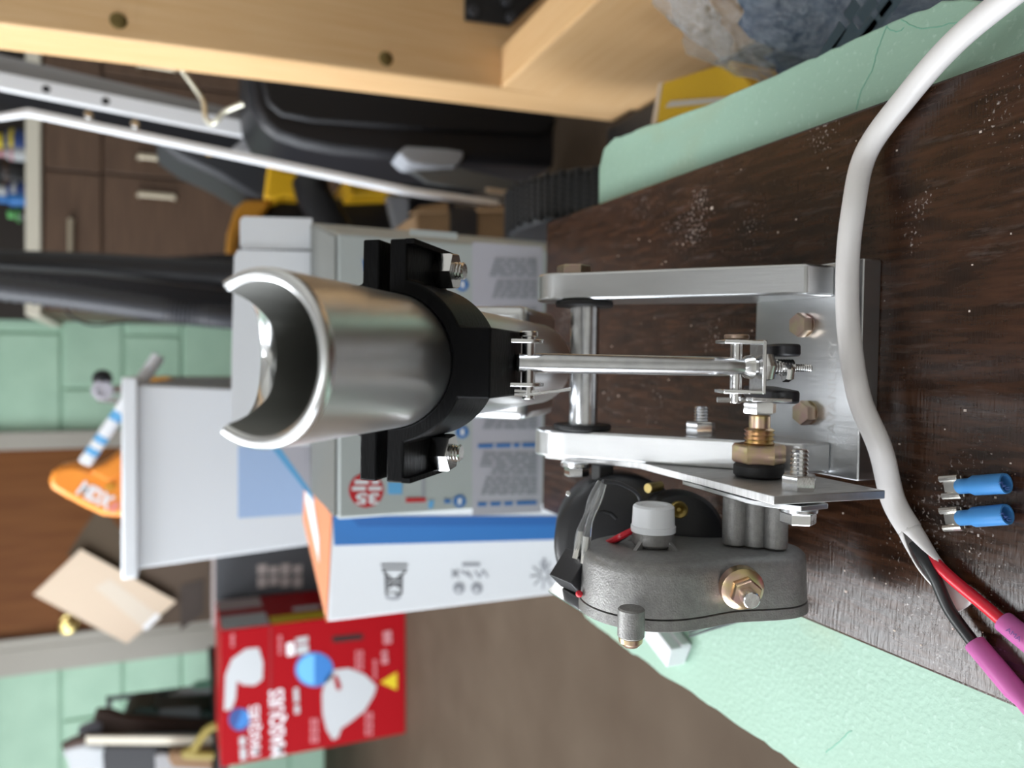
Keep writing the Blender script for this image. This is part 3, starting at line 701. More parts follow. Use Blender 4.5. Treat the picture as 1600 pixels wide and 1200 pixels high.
# ================================================================== printed grey carton behind the board
YG = .57
zg = at(528, 600, YG).z
N1 = at(526, 812, YG); N2 = at(530, 365, YG); N1.z = N2.z = zg
F1 = onz(488, 772, zg); F2 = onz(488, 348, zg)
e = empty('printed_carton', ((N1.x + N2.x) / 2, YG, FZ)); tag(e, 'grey carton printed with blue text and a red circle, its white lid flaps up', 'carton')
ei = lambda P: V(P) - V(e.location)
def dn(P): return V((P.x, P.y, FZ))
body = MB().hexa([ei(p) for p in (dn(N1), dn(N2), dn(F2), dn(F1), N1, N2, F2, F1)]).build('carton_body', M_grayc, e, bevel=.002)
MB().prism([ei(p) + V((0, 0, .0006)) for p in (N1 + V((.002, .002, 0)), N2 + V((-.002, .002, 0)), F2 + V((-.002, -.002, 0)), F1 + V((.002, -.002, 0)))], (0, 0, .0012)).build('shaded_top', M_shadetop, e)  # sheet coloured as the shade inside the open carton
YF = F1.y + .002
for nm, pts, ma in (('lid_flap', [(488, 341), (380, 338), (375, 344), (375, 384), (381, 388), (488, 389)], M_white),
                    ('lid_panel', [(488, 393), (372, 390), (366, 400), (362, 560), (362, 690), (370, 697), (488, 697)], M_white),
                    ('dust_flap', [(488, 697), (436, 697), (488, 770)], M_lav),
                    ('blue_flap_edge', [(436, 697), (424, 700), (492, 786), (488, 770)], M_bluesky)):
    dd = .0015 if nm != 'blue_flap_edge' else .0012
    MB().prism([ei(at(x, y, YF + (.002 if nm == 'lid_flap' else 0))) for x, y in pts], (0, dd, 0)).build(nm, ma, e)
Pg = V((0, YG, 0)); Ng = V((0, -1, 0))
def gdec(name, pts, ma, off=.0004, P=Pg, N=Ng, par=body):
    n = V(N).normalized()
    o = MB().prism([ei(onplane(x, y, P, n)) + n * .0001 for x, y in pts], n * off).build(name, ma, par); return o
gdec('print_panel', [(738, 378), (848, 386), (846, 800), (738, 806)], M_lav, .0002)
gdec('side_tab', [(640, 358), (714, 364), (714, 374), (640, 368)], M_grayc, .0006)
gdec('red_circle', ell(572, 766, 27, 27), M_redlight)
A_, B_ = (588, 773), (557, 773)
def gtxt(name, s, a, b, h, ma, up=V((-1, 0, 0)), bold=.02):
    A = onplane(*a, Pg, Ng); B = onplane(*b, Pg, Ng)
    o = text_mesh(name, s, ma, body, ei(A), ei(B), up, height=h, off=.0008 if (B - A).cross(up).dot(Ng) > 0 else -.0008, bold=bold)
    return o
gtxt('circle_number', '35', (592, 770), (556, 770), .0085, M_white, bold=.04)
gtxt('circle_text', '~~', (596, 760), (550, 760), .003, M_white)
gtxt('circle_text', '~~', (592, 750), (554, 750), .003, M_white)
for cx, cy in ((722, 445), (722, 675), (718, 783)):
    gdec('blue_dot', ell(cx, cy, 10, 10, 20), M_bluep)
    gtxt('dot_mark', '~', (cx + 3, cy - 5), (cx - 3, cy - 5), .005, M_white, bold=.03)
gdec('blue_square', [(606, 753), (628, 753), (628, 772), (606, 772)], M_bluesky)
gdec('red_bar', [(634, 778), (665, 777), (665, 784), (634, 785)], M_redlight)
gdec('grey_line', [(659, 720), (664, 720), (664, 778), (659, 778)], M_greytxt)
gdec('blue_mark', [(670, 783), (678, 781), (676, 794), (669, 794)], M_bluesky)
gdec('blue_mark', [(694, 780), (704, 780), (704, 786), (694, 786)], M_bluep)
gdec('blue_mark', [(566, 405), (574, 408), (578, 424), (570, 424)], M_bluep)
gtxt('blue_heading', '~~~~', (838, 692), (746, 694), .0030, M_bluep, bold=.03)
gtxt('blue_heading', '~~~~', (838, 782), (746, 785), .0030, M_bluep, bold=.03)
for y0, y1, x0 in ((705, 737, 748), (743, 772, 750), (402, 428, 752), (436, 462, 760), (478, 490, 770), (640, 668, 748)):
    y = y0
    while y < y1:
        gtxt('small_print', '~' * (4 + int(y) % 3), (838, y + 2), (x0 + (int(y * 7) % 22), y + 2), .0022, M_greytxt, bold=0); y += 6

# ================================================================== white and blue carton with icons
zb_ = at(512, 972, .66).z
NL = at(512, 972, .66); NR = onz(520, 806, zb_); FL = onz(475, 812, zb_); FR = FL + (NR - NL) * .5
e = empty('icon_carton', (NL.x, NL.y, FZ)); tag(e, 'white and blue carton with small black icons and orange top beside the grey carton', 'carton')
ei = lambda P: V(P) - V(e.location)
body = MB().hexa([ei(p) for p in (dn(NL), dn(NR), dn(FR), dn(FL), NL, NR, FR, FL)]).build('carton_body', M_white, e, bevel=.0015)
Nb = (NR - NL).cross(V((0, 0, 1))).normalized()
if Nb.y > 0: Nb = -Nb
def bdec(name, pts, ma, off=.0004): return gdec(name, pts, ma, off, NL, Nb, body)
bdec('blue_band', [(520, 806), (900, 806), (900, 842), (522, 852)], M_bluep)
bdec('dark_band', [(545, 806), (900, 806), (900, 820), (560, 822)], mat('deep_blue_print', (.02, .12, .38), .5), .0006)
MB().prism([ei(p) + V((0, 0, .0003)) for p in (NL, NR, FR, FL)], (0, 0, .0008)).build('orange_top', M_orangec, e)
tw = lambda a, b: ei(NL + (NR - NL) * a + (FL - NL) * b) + V((0, 0, .0013))
MB().prism([tw(.25, .3), tw(.45, .35), tw(.75, .95), tw(.3, .9)], (0, 0, .0004)).build('white_top_print', M_white, e)
def stroke(x0, y0, x1, y1, w_=2):
    dx, dy = x1 - x0, y1 - y0; L = math.hypot(dx, dy) or 1; ox, oy = -dy / L * w_ / 2, dx / L * w_ / 2
    return [(x0+ox, y0+oy), (x1+ox, y1+oy), (x1-ox, y1-oy), (x0-ox, y0-oy)]
for s_ in ((595, 882, 637, 882), (596, 889, 636, 889), (598, 892, 612, 906), (634, 892, 618, 906), (602, 896, 603, 928), (628, 896, 627, 928), (603, 906, 628, 906), (603, 912, 628, 912), (604, 920, 616, 912), (628, 920, 616, 912), (604, 927, 628, 927)):
    bdec('icon_stroke', stroke(*s_, 2.4), M_ink)
bdec('icon_base', ell(614, 932, 12, 5), M_greytxt); bdec('icon_base_gap', ell(612, 929, 7, 3), M_white, .0007)
for cx in (717, 745):
    bdec('icon_disc', ell(cx, 919, 9, 9, 20), M_greytxt); bdec('icon_disc_hole', ell(cx - 1, 922, 3, 3, 12), M_white, .0007)
bdec('icon_bar', stroke(722, 882, 750, 882, 5), M_greytxt)
for s_ in ((706, 890, 716, 902), (716, 890, 706, 902), (720, 892, 732, 900), (737, 904, 730, 892), (742, 892, 748, 902), (754, 890, 750, 902), (756, 892, 762, 902), (706, 896, 716, 896)):
    bdec('icon_stroke', stroke(*s_, 2.6), M_greytxt)
for i in range(9):
    a = i * 2 * math.pi / 9 + .25; bdec('icon_ray', stroke(850 + 5*math.cos(a), 898 + 5*math.sin(a), 850 + 22*math.cos(a), 898 + 22*math.sin(a), 2.4), M_greytxt)
bdec('icon_ray', stroke(850, 872, 851, 888, 5), M_greytxt)

# ================================================================== pale blue sheet, white bin and what stands in it
p0 = at(372, 697, .98); p1 = at(372, 810, .98)
sh = MB().box((p1.x, .98, FZ), (p0.x + .05, .983, p0.z)).build('plastic_sheet', M_paleb); tag(sh, 'pale blue plastic sheet standing in front of the white bin', 'sheet')
YB = 1.3
zt = at(190, 750, YB).z; zr = at(213, 750, YB).z
xl = at(200, 905, YB).x; xr = at(200, 589, YB).x
e = empty('waste_bin', ((xl + xr) / 2, YB + .17, FZ)); tag(e, 'tall white plastic bin with a folded rim', 'bin')
ei = lambda P: V(P) - V(e.location)
xi, xj = xl + .012, xr - .012; tap = .03; D = .30
def quadring(z, ins): return [V((xi + ins, YB + .012 + ins, z)), V((xj - ins, YB + .012 + ins, z)), V((xj - ins, YB + D - ins, z)), V((xi + ins, YB + D - ins, z))]
T_ = quadring(zr, 0); B2 = quadring(FZ + .002, tap); Ti = quadring(zr, .004); Bi = quadring(FZ + .008, tap + .004)
vs = [ei(p) for p in B2 + T_ + Ti + Bi]
fs = [(0, 3, 2, 1)] + [(i, (i+1) % 4, 4 + (i+1) % 4, 4 + i) for i in range(4)] + [(4+i, 4+(i+1) % 4, 8+(i+1) % 4, 8+i) for i in range(4)] + [(8+i, 8+(i+1) % 4, 12+(i+1) % 4, 12+i) for i in range(4)] + [(12, 13, 14, 15)]
MB().add(vs, fs).build('bin_body', M_bin, e, bevel=.006)
for a, b in (((xl, YB, zr - .002), (xr, YB + .014, zt)), ((xl, YB + D - .002, zr - .002), (xr, YB + D + .012, zt)), ((xl, YB + .014, zr - .002), (xl + .014, YB + D - .002, zt)), ((xr - .014, YB + .014, zr - .002), (xr, YB + D - .002, zt))):
    MB().box(ei(a), ei(b)).build('bin_rim', M_bin, e, bevel=.003)
# orange tool
YT = 1.42
e = empty('orange_tool', tuple(at(150, 765, YT))); tag(e, 'orange plastic tool with silver lettering poking out of the white bin', 'tool')
ei = lambda P: V(P) - V(e.location)
def pp(name, pts, Y, dep, ma, bevel=0): return MB().prism([ei(at(x, y, Y)) for x, y in pts], (0, dep, 0)).build(name, ma, e, bevel=bevel)
pp('tool_body', [(76, 752), (80, 738), (92, 729), (112, 725), (132, 730), (142, 734), (165, 722), (186, 706), (240, 700), (300, 720), (300, 800), (186, 808), (160, 806), (130, 792), (100, 776), (80, 764)], YT, .07, M_orange, .008)
pp('tool_ridge', [(140, 737), (168, 726), (188, 712), (200, 735), (170, 752)], YT - .006, .006, M_orange, .002)
A = ei(at(118, 771, YT)) ; B = ei(at(168, 797, YT))
text_mesh('tool_lettering', 'MDX', mat('silver_print', (.80, .81, .85), .4), e, A, B, V((1, 0, 0)), height=.024, off=.001 if (B - A).cross(V((1, 0, 0))).y < 0 else -.001, bold=.05)
pp('pink_mark', [(168, 793), (180, 782), (188, 790), (176, 803)], YT - .0006, .001, mat('pale_red_print', (.75, .25, .2), .5))
p = ei(at(172, 760, YT)); MB().cyl(p + V((0, .003, 0)), p + V((0, -.002, 0)), .008).build('tool_button', M_ochre, e)
# blue and white marker tube
A = at(186, 646, 1.4); B = at(132, 724, 1.4)
d = (A - B).normalized(); L = (A - B).length
e = empty('marker_tube', tuple(A)); tag(e, 'slim blue and white tube leaning out of the white bin', 'tube')
ei = lambda P: V(P) - V(e.location)
segs = [(0, .18, M_white), (.18, .30, M_bluesky), (.30, .42, M_white), (.42, .54, M_bluesky), (.54, .86, M_white), (.86, 1.02, M_bluesky), (1.02, 2.2, M_white)]
for a, b, ma in segs: MB().cyl(ei(B + d * L * a), ei(B + d * L * b), .0105, 16).build('tube_band', ma, e)
# clear bottle with a black cap behind the rim
A = at(160, 606, 1.5); e = empty('capped_bottle', (A.x, 1.5, FZ)); tag(e, 'small clear bottle with a black cap at the right end of the bin rim', 'bottle')
ei = lambda P: V(P) - V(e.location)
MB().lathe(ei(V((A.x - .012, 1.5, .10))), (0, 0, 1), [(0, .03), (.14, .03), (A.z - .10 - .02, .016), (A.z - .10 + .008, .012)], 20).build('bottle_body', M_clear, e)
MB().sphere(ei(at(160, 592, 1.49)), .016, 14).build('bottle_cap', M_blackpl, e)
q = ei(at(160, 610, 1.48)); MB().lathe(q, (0, -1, 0), [(0, .016), (.004, .017), (.005, .010), (.002, .009)], 18).build('bottle_ring', M_lav, e)
# brown cardboard panel beside the bin
p0 = at(206, 588, 1.75); p1 = at(206, 640, 1.75)
e = MB().box((p1.x - .1, 1.75, FZ), (p0.x, 1.78, p0.z)).build('cardboard_panel', M_kraft); tag(e, 'brown cardboard panel standing behind the bin', 'cardboard')
e = MB().prism([at(x, y, 1.72) for x, y in ((222, 600), (238, 589), (262, 587), (285, 598), (320, 602), (345, 594), (365, 590), (365, 625), (222, 625))], (0, .02, 0)).build('rag', M_ochre, bevel=.004)
tag(e, 'orange brown rag hanging on the cardboard behind the bin', 'rag')
# carton with a raised beige flap
YC = 2.65
e = empty('open_carton', tuple(V((at(250, 930, YC).x, YC, FZ)))); tag(e, 'dark brown cardboard carton with a raised beige flap in front of the door', 'carton')
ei = lambda P: V(P) - V(e.location)
a = at(222, 982, YC); b_ = at(222, 860, YC)
MB().box(ei((a.x, YC, FZ)), ei((b_.x, YC + .3, a.z))).build('carton_body', mat('dark_kraft', (.085, .055, .035), .7), e, bevel=.003)
MB().prism([ei(at(x, y, YC - .004)) for x, y in ((282, 915), (318, 905), (318, 958), (282, 985))], (0, .003, 0)).build('carton_side_print', mat('dark_print', (.05, .035, .028), .7), e)
MB().prism([ei(at(x, y, YC - .001)) for x, y in ((105, 868), (128, 830), (150, 798), (172, 808), (195, 835), (225, 880), (225, 925), (130, 880))], (0, .004, 0)).build('carton_inner_shade', mat('shadowed_kraft', (.07, .045, .022), .7), e)  # dark sheet painted as the shade inside the carton
MB().prism([ei(at(x, y, YC - .03)) for x, y in ((52, 929), (126, 858), (276, 940), (198, 1006))], (0, .004, 0)).build('raised_flap', M_beige, e, bevel=.001)
M_tape = mat('clear_tape', (.70, .62, .52), .12)
MB().prism([ei(at(x, y, YC - .0308)) for x, y in ((148, 918), (172, 905), (252, 965), (228, 985))], (0, .0006, 0)).build('tape', M_tape, e)
MB().prism([ei(at(x, y, YC - .0312)) for x, y in ((222, 980), (245, 958), (250, 962), (228, 985))], (0, .0005, 0)).build('tape_edge', M_white, e)

# ================================================================== red mask carton on the floor
YR = 2.0
TL = at(345, 1196, YR); TR = at(345, 984, YR); zt = TR.z
bx0, bx1 = at(450, 1180, YR).x, at(450, 973, YR).x
e = empty('red_carton', (bx0, YR, FZ)); tag(e, 'red carton of white masks with a dark hand slot, standing on the floor', 'carton')
ei = lambda P: V(P) - V(e.location)
body = MB().box(ei((bx0, YR, FZ + .001)), ei((bx1, YR + .28, zt))).build('carton_body', M_red, e, bevel=.002)
Pr = V((0, YR, 0)); Nr = V((0, -1, 0))
def rdec(name, pts, ma, off=.0008, P=Pr, N=Nr): return gdec(name, pts, ma, off, P, N, body)
rdec('fold_line', [(421, 976), (424, 976), (424, 1177), (421, 1177)], mat('dark_red_fold', (.22, .004, .008), .5))
rdec('hand_slot', [(518, 1000), (520, 994), (562, 990), (568, 993), (567, 999), (522, 1004)], mat('slot_dark', (.012, .004, .004), .8))
rdec('mask_picture', [(503, 1085), (508, 1062), (520, 1047), (545, 1044), (570, 1054), (588, 1072), (584, 1086), (570, 1110), (545, 1130), (533, 1138), (528, 1152), (520, 1156), (510, 1140), (504, 1115)], M_maskw)
rdec('mask_valve', [(520, 1056), (526, 1054), (533, 1070), (532, 1078), (526, 1078)], M_red, .0014)
rdec('mask_picture', [(352, 1055), (362, 1030), (384, 1014), (404, 1012), (411, 1035), (410, 1062), (398, 1071), (380, 1070), (370, 1064), (368, 1092), (362, 1108), (350, 1110)], M_maskw)
rdec('blue_badge', ell(491, 1046, 30, 27), M_bluep); rdec('blue_badge_half', [(491 + 27*math.cos(t), 1046 + 24*math.sin(t)) for t in [math.pi/2 + i*math.pi/14 for i in range(15)]], M_bluesky, .0014)
rdec('blue_badge', ell(374, 1124, 17, 18), M_navyp); rdec('blue_badge_half', [(374 + 16*math.cos(t), 1122 + 16*math.sin(t)) for t in [-1.2 + i*math.pi/14 for i in range(15)]], M_bluep, .0014)
def rtxt(s, a, b, h, ma=M_white, bold=.03):
    A = onplane(*a, Pr, Nr); B = onplane(*b, Pr, Nr)
    text_mesh('carton_lettering', s, ma, body, ei(A), ei(B), V((0, 0, 1)), height=h, off=.0016, bold=bold)
rtxt('MASQUES', (450, 1177), (447, 1074), .042, M_white, .015)
rtxt('MASQUES', (410, 1178), (408, 1100), .030, M_white, .01)
rtxt('~~', (385, 1186), (383, 1150), .014, M_maskw)
rtxt('~~', (468, 1114), (466, 1074), .012, M_maskw)
for x, a, b in ((490, 1160, 1122), (497, 1160, 1122), (575, 1148, 1112), (582, 1148, 1112), (560, 1046, 1016), (567, 1046, 1016), (588, 1060, 1030), (440, 1022, 992), (366, 1010, 990)):
    rtxt('~~~', (x, a), (x, b), .008, mat('pink_print', (.52, .16, .18), .5), 0)
rtxt('~', (460, 1023), (459, 1003), .018); rtxt('~~', (482, 1020), (481, 994), .030, M_maskw, .06)
rtxt('~~', (612, 1004), (611, 985), .022, mat('rose_print', (.50, .22, .24), .5)); rtxt('~~', (606, 1036), (605, 1016), .016, mat('rose_print', (.5, .22, .24), .5))
rdec('yellow_triangle', [(594, 1066), (620, 1078), (620, 1050)], M_yelp, .001)
# right side of the red carton: printed bands
Ps = V((bx1, 0, 0)); Ns = V((1, 0, 0))
Ps_y = lambda y0, y1, z0, z1: [ei((bx1, YR + .28 * q, FZ + (zt - FZ) * z)) for q, z in ((y0, z0), (y1, z0), (y1, z1), (y0, z1))]
zz = lambda x: (at(x, 975, YR + .1).z - FZ) / (zt - FZ)
z41, z35 = zz(415), .995
for nm, q0, q1, za, zb2, ma in (('white_band', .02, .42, z41, z35, M_maskw), ('white_band', .62, .99, z41, z35, mat('grey_pink_print', (.40, .33, .33), .6)), ('yellow_band', .02, .24, .2, z41 - .01, M_yelp), ('white_print', .34, .46, .45, .6, M_maskw)):
    MB().prism(Ps_y(q0, q1, za, zb2), (.0008, 0, 0)).build(nm, ma, body)
# dark grey carton behind it
YD = 2.3
a = at(340, 985, YD); b_ = at(335, 868, YD)
e = empty('grey_carton', (a.x, YD, FZ)); tag(e, 'dark grey carton with columns of pale text behind the red carton', 'carton')
ei = lambda P: V(P) - V(e.location)
body = MB().box(ei((a.x, YD, FZ)), ei((b_.x + .2, YD + .25, b_.z))).build('carton_body', mat('slate_card', (.055, .058, .066), .5), e, bevel=.003)
MB().prism([ei(at(x, y, YD - .001)) for x, y in ((331, 870), (336, 870), (336, 980), (331, 980))], (0, .001, 0)).build('white_edge', mat('pale_pink_edge', (.42, .36, .35), .6), body)
for x in (411, 429, 447, 466):
    A = at(x + 6, 918 - (x % 5), YD); B = at(x + 6, 886 - (x % 7), YD)
    text_mesh('carton_text', '~~', mat('pale_text', (.35, .30, .29), .6), body, ei(A), ei(B), V((0, 0, 1)), height=.026, off=.002, bold=.05)

# ================================================================== clutter by the far wall, left
YL = 2.6
def thingpx(name, label, cat, Y, loc, parts, group=None):
    global e, ei
    e = empty(name, loc); tag(e, label, cat, group); L0 = V(loc)
    for nm, pts, y, dep, ma, bv in parts:
        MB().prism([at(x, yy, y) - L0 for x, yy in pts], (0, dep, 0)).build(nm, ma, e, bevel=bv)
    return e
M_dkgreen = mat('dark_green_enamel', (.006, .022, .016), .5)
x0 = at(335, 1240, YL).x; x1 = at(335, 1080, YL).x; zsh = at(333, 1150, YL).z
e = empty('tool_bench', ((x0 + x1) / 2, YL, FZ)); tag(e, 'low black bench carrying clutter under the mint wall', 'bench'); L0 = V(e.location)
MB().box(V((x0 - .3, YL - .30, zsh - .03)) - L0, V((x1, YL + .45, zsh)) - L0).build('bench_top', M_blackpl, e, bevel=.003)
for xx in (x0 - .28, x1 - .05):
    for yy in (YL - .29, YL + .4): MB().box(V((xx, yy, FZ)) - L0, V((xx + .04, yy + .04, zsh - .03)) - L0).build('bench_leg', M_blackpl, e)
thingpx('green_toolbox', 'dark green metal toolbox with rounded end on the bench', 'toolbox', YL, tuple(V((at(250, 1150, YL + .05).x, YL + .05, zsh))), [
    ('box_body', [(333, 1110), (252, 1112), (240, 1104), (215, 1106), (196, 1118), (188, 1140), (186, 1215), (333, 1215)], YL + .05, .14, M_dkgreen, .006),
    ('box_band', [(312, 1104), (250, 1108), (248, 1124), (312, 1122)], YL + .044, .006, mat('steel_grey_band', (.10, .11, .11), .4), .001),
    ('box_dark_panel', [(330, 1150), (245, 1150), (245, 1172), (330, 1172)], YL + .047, .003, mat('very_dark_green', (.003, .008, .006), .5), 0)])  # last panel is a darker green than the box
thingpx('frame_rack', 'thin black metal rack frame above the green toolbox', 'rack', YL, tuple(V((at(250, 1090, YL + .3).x, YL + .3, zsh))), [
    ('top_rail', [(333, 1070), (333, 1080), (166, 1096), (166, 1090)], YL + .3, .012, M_blackpl, 0),
    ('side_rail', [(166, 1090), (174, 1090), (180, 1215), (168, 1215)], YL + .3, .012, M_blackpl, 0),
    ('post_rail', [(333, 1070), (318, 1070), (318, 1120), (333, 1120)], YL + .3, .012, M_blackpl, 0)])
p = at(285, 1092, YL + .1)
for (x0_, x1_, y0_, y1_, ma, lab) in ((265, 330, 1080, 1100, M_maskw, 'small white bottle on the bench beside the rack rail'), (300, 332, 1066, 1080, mat('pale_green_plastic', (.20, .42, .30), .5), 'small pale green bottle on the bench beside the red carton')):
    a = at(x0_, (y0_ + y1_) / 2, YL + .25); b_ = at(x1_, (y0_ + y1_) / 2, YL + .25); r = (y1_ - y0_) / 2 / FPX * 2.8
    e = empty('small_bottle', (a.x, a.y, zsh)); tag(e, lab, 'bottle')
    MB().lathe((0, 0, 0), (0, 0, 1), [(0, r), ((a.z - zsh) * .75, r), ((a.z - zsh) * .85, r * .5)], 16).build('bottle_body', ma, e)
    MB().cyl((0, 0, (a.z - zsh) * .85), (0, 0, a.z - zsh), r * .55, 12).build('bottle_cap', ma, e)
thingpx('white_jug', 'white plastic jug with dark spout at the left edge of the bench', 'jug', YL, tuple(V((at(120, 1190, YL - .1).x, YL - .1, zsh))), [
    ('jug_body', [(333, 1172), (150, 1166), (128, 1162), (112, 1166), (98, 1172), (98, 1180), (106, 1192), (110, 1230), (333, 1230)], YL - .13, .08, M_maskw, .01),
    ('jug_lip', [(100, 1172), (96, 1166), (118, 1158), (132, 1156), (134, 1163)], YL - .133, .03, mat('brown_lip', (.06, .03, .02), .5), 0)])
thingpx('wooden_stick', 'cream wooden stick standing before the white jug', 'stick', YL, tuple(V((at(140, 1190, YL).x, YL - .205, zsh))), [
    ('stick', [(333, 1152), (134, 1151), (134, 1163), (333, 1165)], YL - .205, .015, M_cream, .001)])
thingpx('hand_tool', 'grey and brown hand tool upright behind the cream stick', 'tool', YL, tuple(V((at(150, 1140, YL).x, YL - .02, zsh))), [
    ('tool_handle', [(333, 1130), (200, 1122), (170, 1112), (150, 1112), (146, 1122), (152, 1146), (170, 1156), (200, 1148), (333, 1146)], YL - .02, .04, mat('dark_brown_grip', (.035, .018, .012), .5), .006),
    ('tool_head', [(150, 1128), (136, 1134), (122, 1140), (122, 1148), (134, 1160), (158, 1158), (160, 1130)], YL - .025, .03, mat('slate_grey_plastic', (.12, .12, .14), .5), .004)])
P = spline([at(345, 1132, YL - .28), at(328, 1138, YL - .28), at(315, 1152, YL - .28), at(303, 1170, YL - .28), at(290, 1178, YL - .28), at(334, 1180, YL - .28)], 6)
e = MB().tube(P, .012, 10).build('yellow_hose', mat('dull_yellow_hose', (.28, .22, .05), .5)); tag(e, 'dull yellow hose looping over the bench beside the red carton', 'hose')
thingpx('black_crate', 'black plastic crate on the bench between the jug and the red carton', 'crate', YL, tuple(V((at(240, 1190, YL).x, YL - .2, zsh))), [
    ('crate_body', [(333, 1166), (164, 1166), (160, 1180), (164, 1230), (333, 1230)], YL - .18, .04, M_blackpl, .004)])
thingpx('tan_pouch', 'tan leather pouch lying on the bench below the toolbox', 'pouch', YL, tuple(V((at(290, 1188, YL).x, YL, zsh))), [
    ('pouch_body', [(333, 1172), (268, 1176), (262, 1186), (270, 1200), (333, 1204)], YL - .25, .04, mat('tan_leather', (.20, .11, .05), .6), .006)])
thingpx('white_cloth', 'crumpled white cloth at the lower edge of the bench', 'cloth', YL, tuple(V((at(250, 1195, YL).x, YL, zsh))), [
    ('cloth', [(333, 1190), (252, 1178), (242, 1182), (244, 1215), (333, 1215)], YL - .215, .02, mat('grey_white_cloth', (.30, .30, .31), .8), .004)])

# ================================================================== walnut cabinet with cream counter on the right of the wall
YK = 2.75
kx0 = at(200, 489, YK).x; kz = at(65, 300, YK).z; kz2 = at(41, 300, YK).z
e = empty('base_cabinet', (kx0, YK, FZ)); tag(e, 'walnut laminate base cabinet with drawers and cream counter', 'cabinet'); L0 = V(e.location)
MB().box(V((kx0, YK + .02, FZ)) - L0, V((1.75, WY - .01, kz)) - L0).build('cabinet_body', M_walnut, e)
MB().box(V((kx0 - .02, YK - .02, kz)) - L0, V((1.75, WY - .01, kz2)) - L0).build('countertop', M_cream, e, bevel=.004)
zd = at(160, 300, YK).z; xm = at(110, 268, YK).x; zbot = FZ + .1
xs_ = [kx0 + .005, at(110, 412, YK).x, at(110, 268, YK).x, at(110, 130, YK).x, 1.3, 1.74]
M_hand = mat('brushed_pull', (.62, .55, .42), .35, .8)
for i in range(5):
    a, b_ = xs_[i] + .004, xs_[i+1] - .004
    dr = MB().box(V((a, YK, zd + .004)) - L0, V((b_, YK + .019, kz - .006)) - L0).build('drawer', M_walnut, e, bevel=.002)
    if i == 2: continue
    cxm = at(112, 376, YK).x if i == 1 else (a + b_) / 2
    MB().tube([V((cxm - .062, YK - .001, at(112, 376, YK).z)) - L0, V((cxm - .062, YK - .025, at(112, 376, YK).z)) - L0, V((cxm + .062, YK - .025, at(112, 376, YK).z)) - L0, V((cxm + .062, YK - .001, at(112, 376, YK).z)) - L0], .009, 10).build('pull', M_hand, dr)
dxs = [kx0 + .005, at(250, 412, YK).x, at(250, 279, YK).x, at(250, 130, YK).x, 1.3, 1.74]
for i in range(5):
    a, b_ = dxs[i] + .004, dxs[i+1] - .004
    dr = MB().box(V((a, YK, zbot)) - L0, V((b_, YK + .019, zd - .004)) - L0).build('cabinet_door', M_walnut, e, bevel=.002)
    hx = at(245, 308, YK).x if i == 1 else at(245, 250, YK).x if i == 2 else a + .04
    z1_, z2_ = at(217, 308, YK).z, at(273, 308, YK).z
    MB().tube([V((hx, YK - .001, z1_)) - L0, V((hx, YK - .025, z1_)) - L0, V((hx, YK - .025, z2_)) - L0, V((hx, YK - .001, z2_)) - L0], .009, 10).build('pull', M_hand, dr)
hut = MB().box((kx0, WY - .06, kz2), (1.75, WY - .02, 1.9)).build('hutch_panel', mat('dark_hutch', (.018, .012, .009), .6)); tag(hut, 'dark panel behind the bottles on the cream counter', 'panel')
for (x, y, r, ma, mb, lab) in ((2, 222, .045, M_yelp, M_navyp, 'yellow and navy bottle on the cream counter'), (10, 240, .02, mat('pink_plastic', (.45, .22, .25), .5), M_maskw, 'small pink bottle on the cream counter'),
                               (8, 300, .035, M_maskw, M_navyp, 'white and blue bottle on the cream counter'), (14, 312, .02, M_bluep, M_bluep, 'slim blue bottle on the cream counter'),
                               (30, 336, .022, mat('bright_green_plastic', (.10, .38, .10), .5), M_blackpl, 'small bright green capped jar on the cream counter'), (-20, 262, .06, mat('brown_jar', (.04, .018, .01), .4), M_blackpl, 'brown jar on the cream counter')):
    yb = YK + (.34 if r > .05 else .22 if r > .03 else .08); p = at(x, y, yb); h = max(.03, p.z - kz2 + .03)
    e = empty('counter_bottle', (p.x, yb, kz2)); tag(e, lab, 'bottle', 'bottles on the counter')
    MB().lathe((0, 0, 0), (0, 0, 1), [(0, r * .95), (.01, r), (h * .6, r), (h * .7, r * .6)], 18).build('bottle_body', mb, e)
    MB().cyl((0, 0, h * .45), (0, 0, h * .6), r * 1.02, 18).build('bottle_label', ma, e)
    MB().cyl((0, 0, h * .7), (0, 0, h), r * .6, 14).build('bottle_cap', ma, e)

# ================================================================== vacuum: black pole, ribbed hose, yellow and charcoal body
YV = 1.55
e = empty('shop_vacuum', (at(450, 330, YV).x, YV, FZ)); tag(e, 'yellow and charcoal shop vacuum with black pole and ribbed hose', 'vacuum'); L0 = V(e.location)
MB().tube([at(-40, 404, 1.35) - L0, at(140, 412, 1.35) - L0, at(350, 430, 1.35) - L0, at(520, 442, 1.35) - L0], .0, 14, rs=[.014, .017, .024, .026]).build('pole', M_blackpl, e)
P = spline([at(-40, 444, 1.32) - L0, at(120, 464, 1.32) - L0, at(260, 484, 1.32) - L0, at(355, 495, 1.32) - L0, at(520, 505, 1.4) - L0], 24)
MB().tube(P, 0, 14, rs=[.0180 + .0026 * (i % 2) for i in range(len(P))]).build('ribbed_hose', M_darkpl, e, angle=60)
P = spline([at(103, 486, 1.6) - L0, at(120, 500, 1.6) - L0, at(150, 508, 1.6) - L0, at(200, 503, 1.6) - L0, at(300, 500, 1.6) - L0], 6)
MB().tube(P, .0022, 8).build('cord', M_blackpl, e)
MB().prism([at(x, y, 1.5) - L0 for x, y in ((-30, 404), (200, 404), (352, 396), (420, 400), (420, 520), (352, 500), (230, 470), (100, 448), (-30, 436))], (0, .02, 0)).build('wand_holder', M_blackpl, e, bevel=.003)
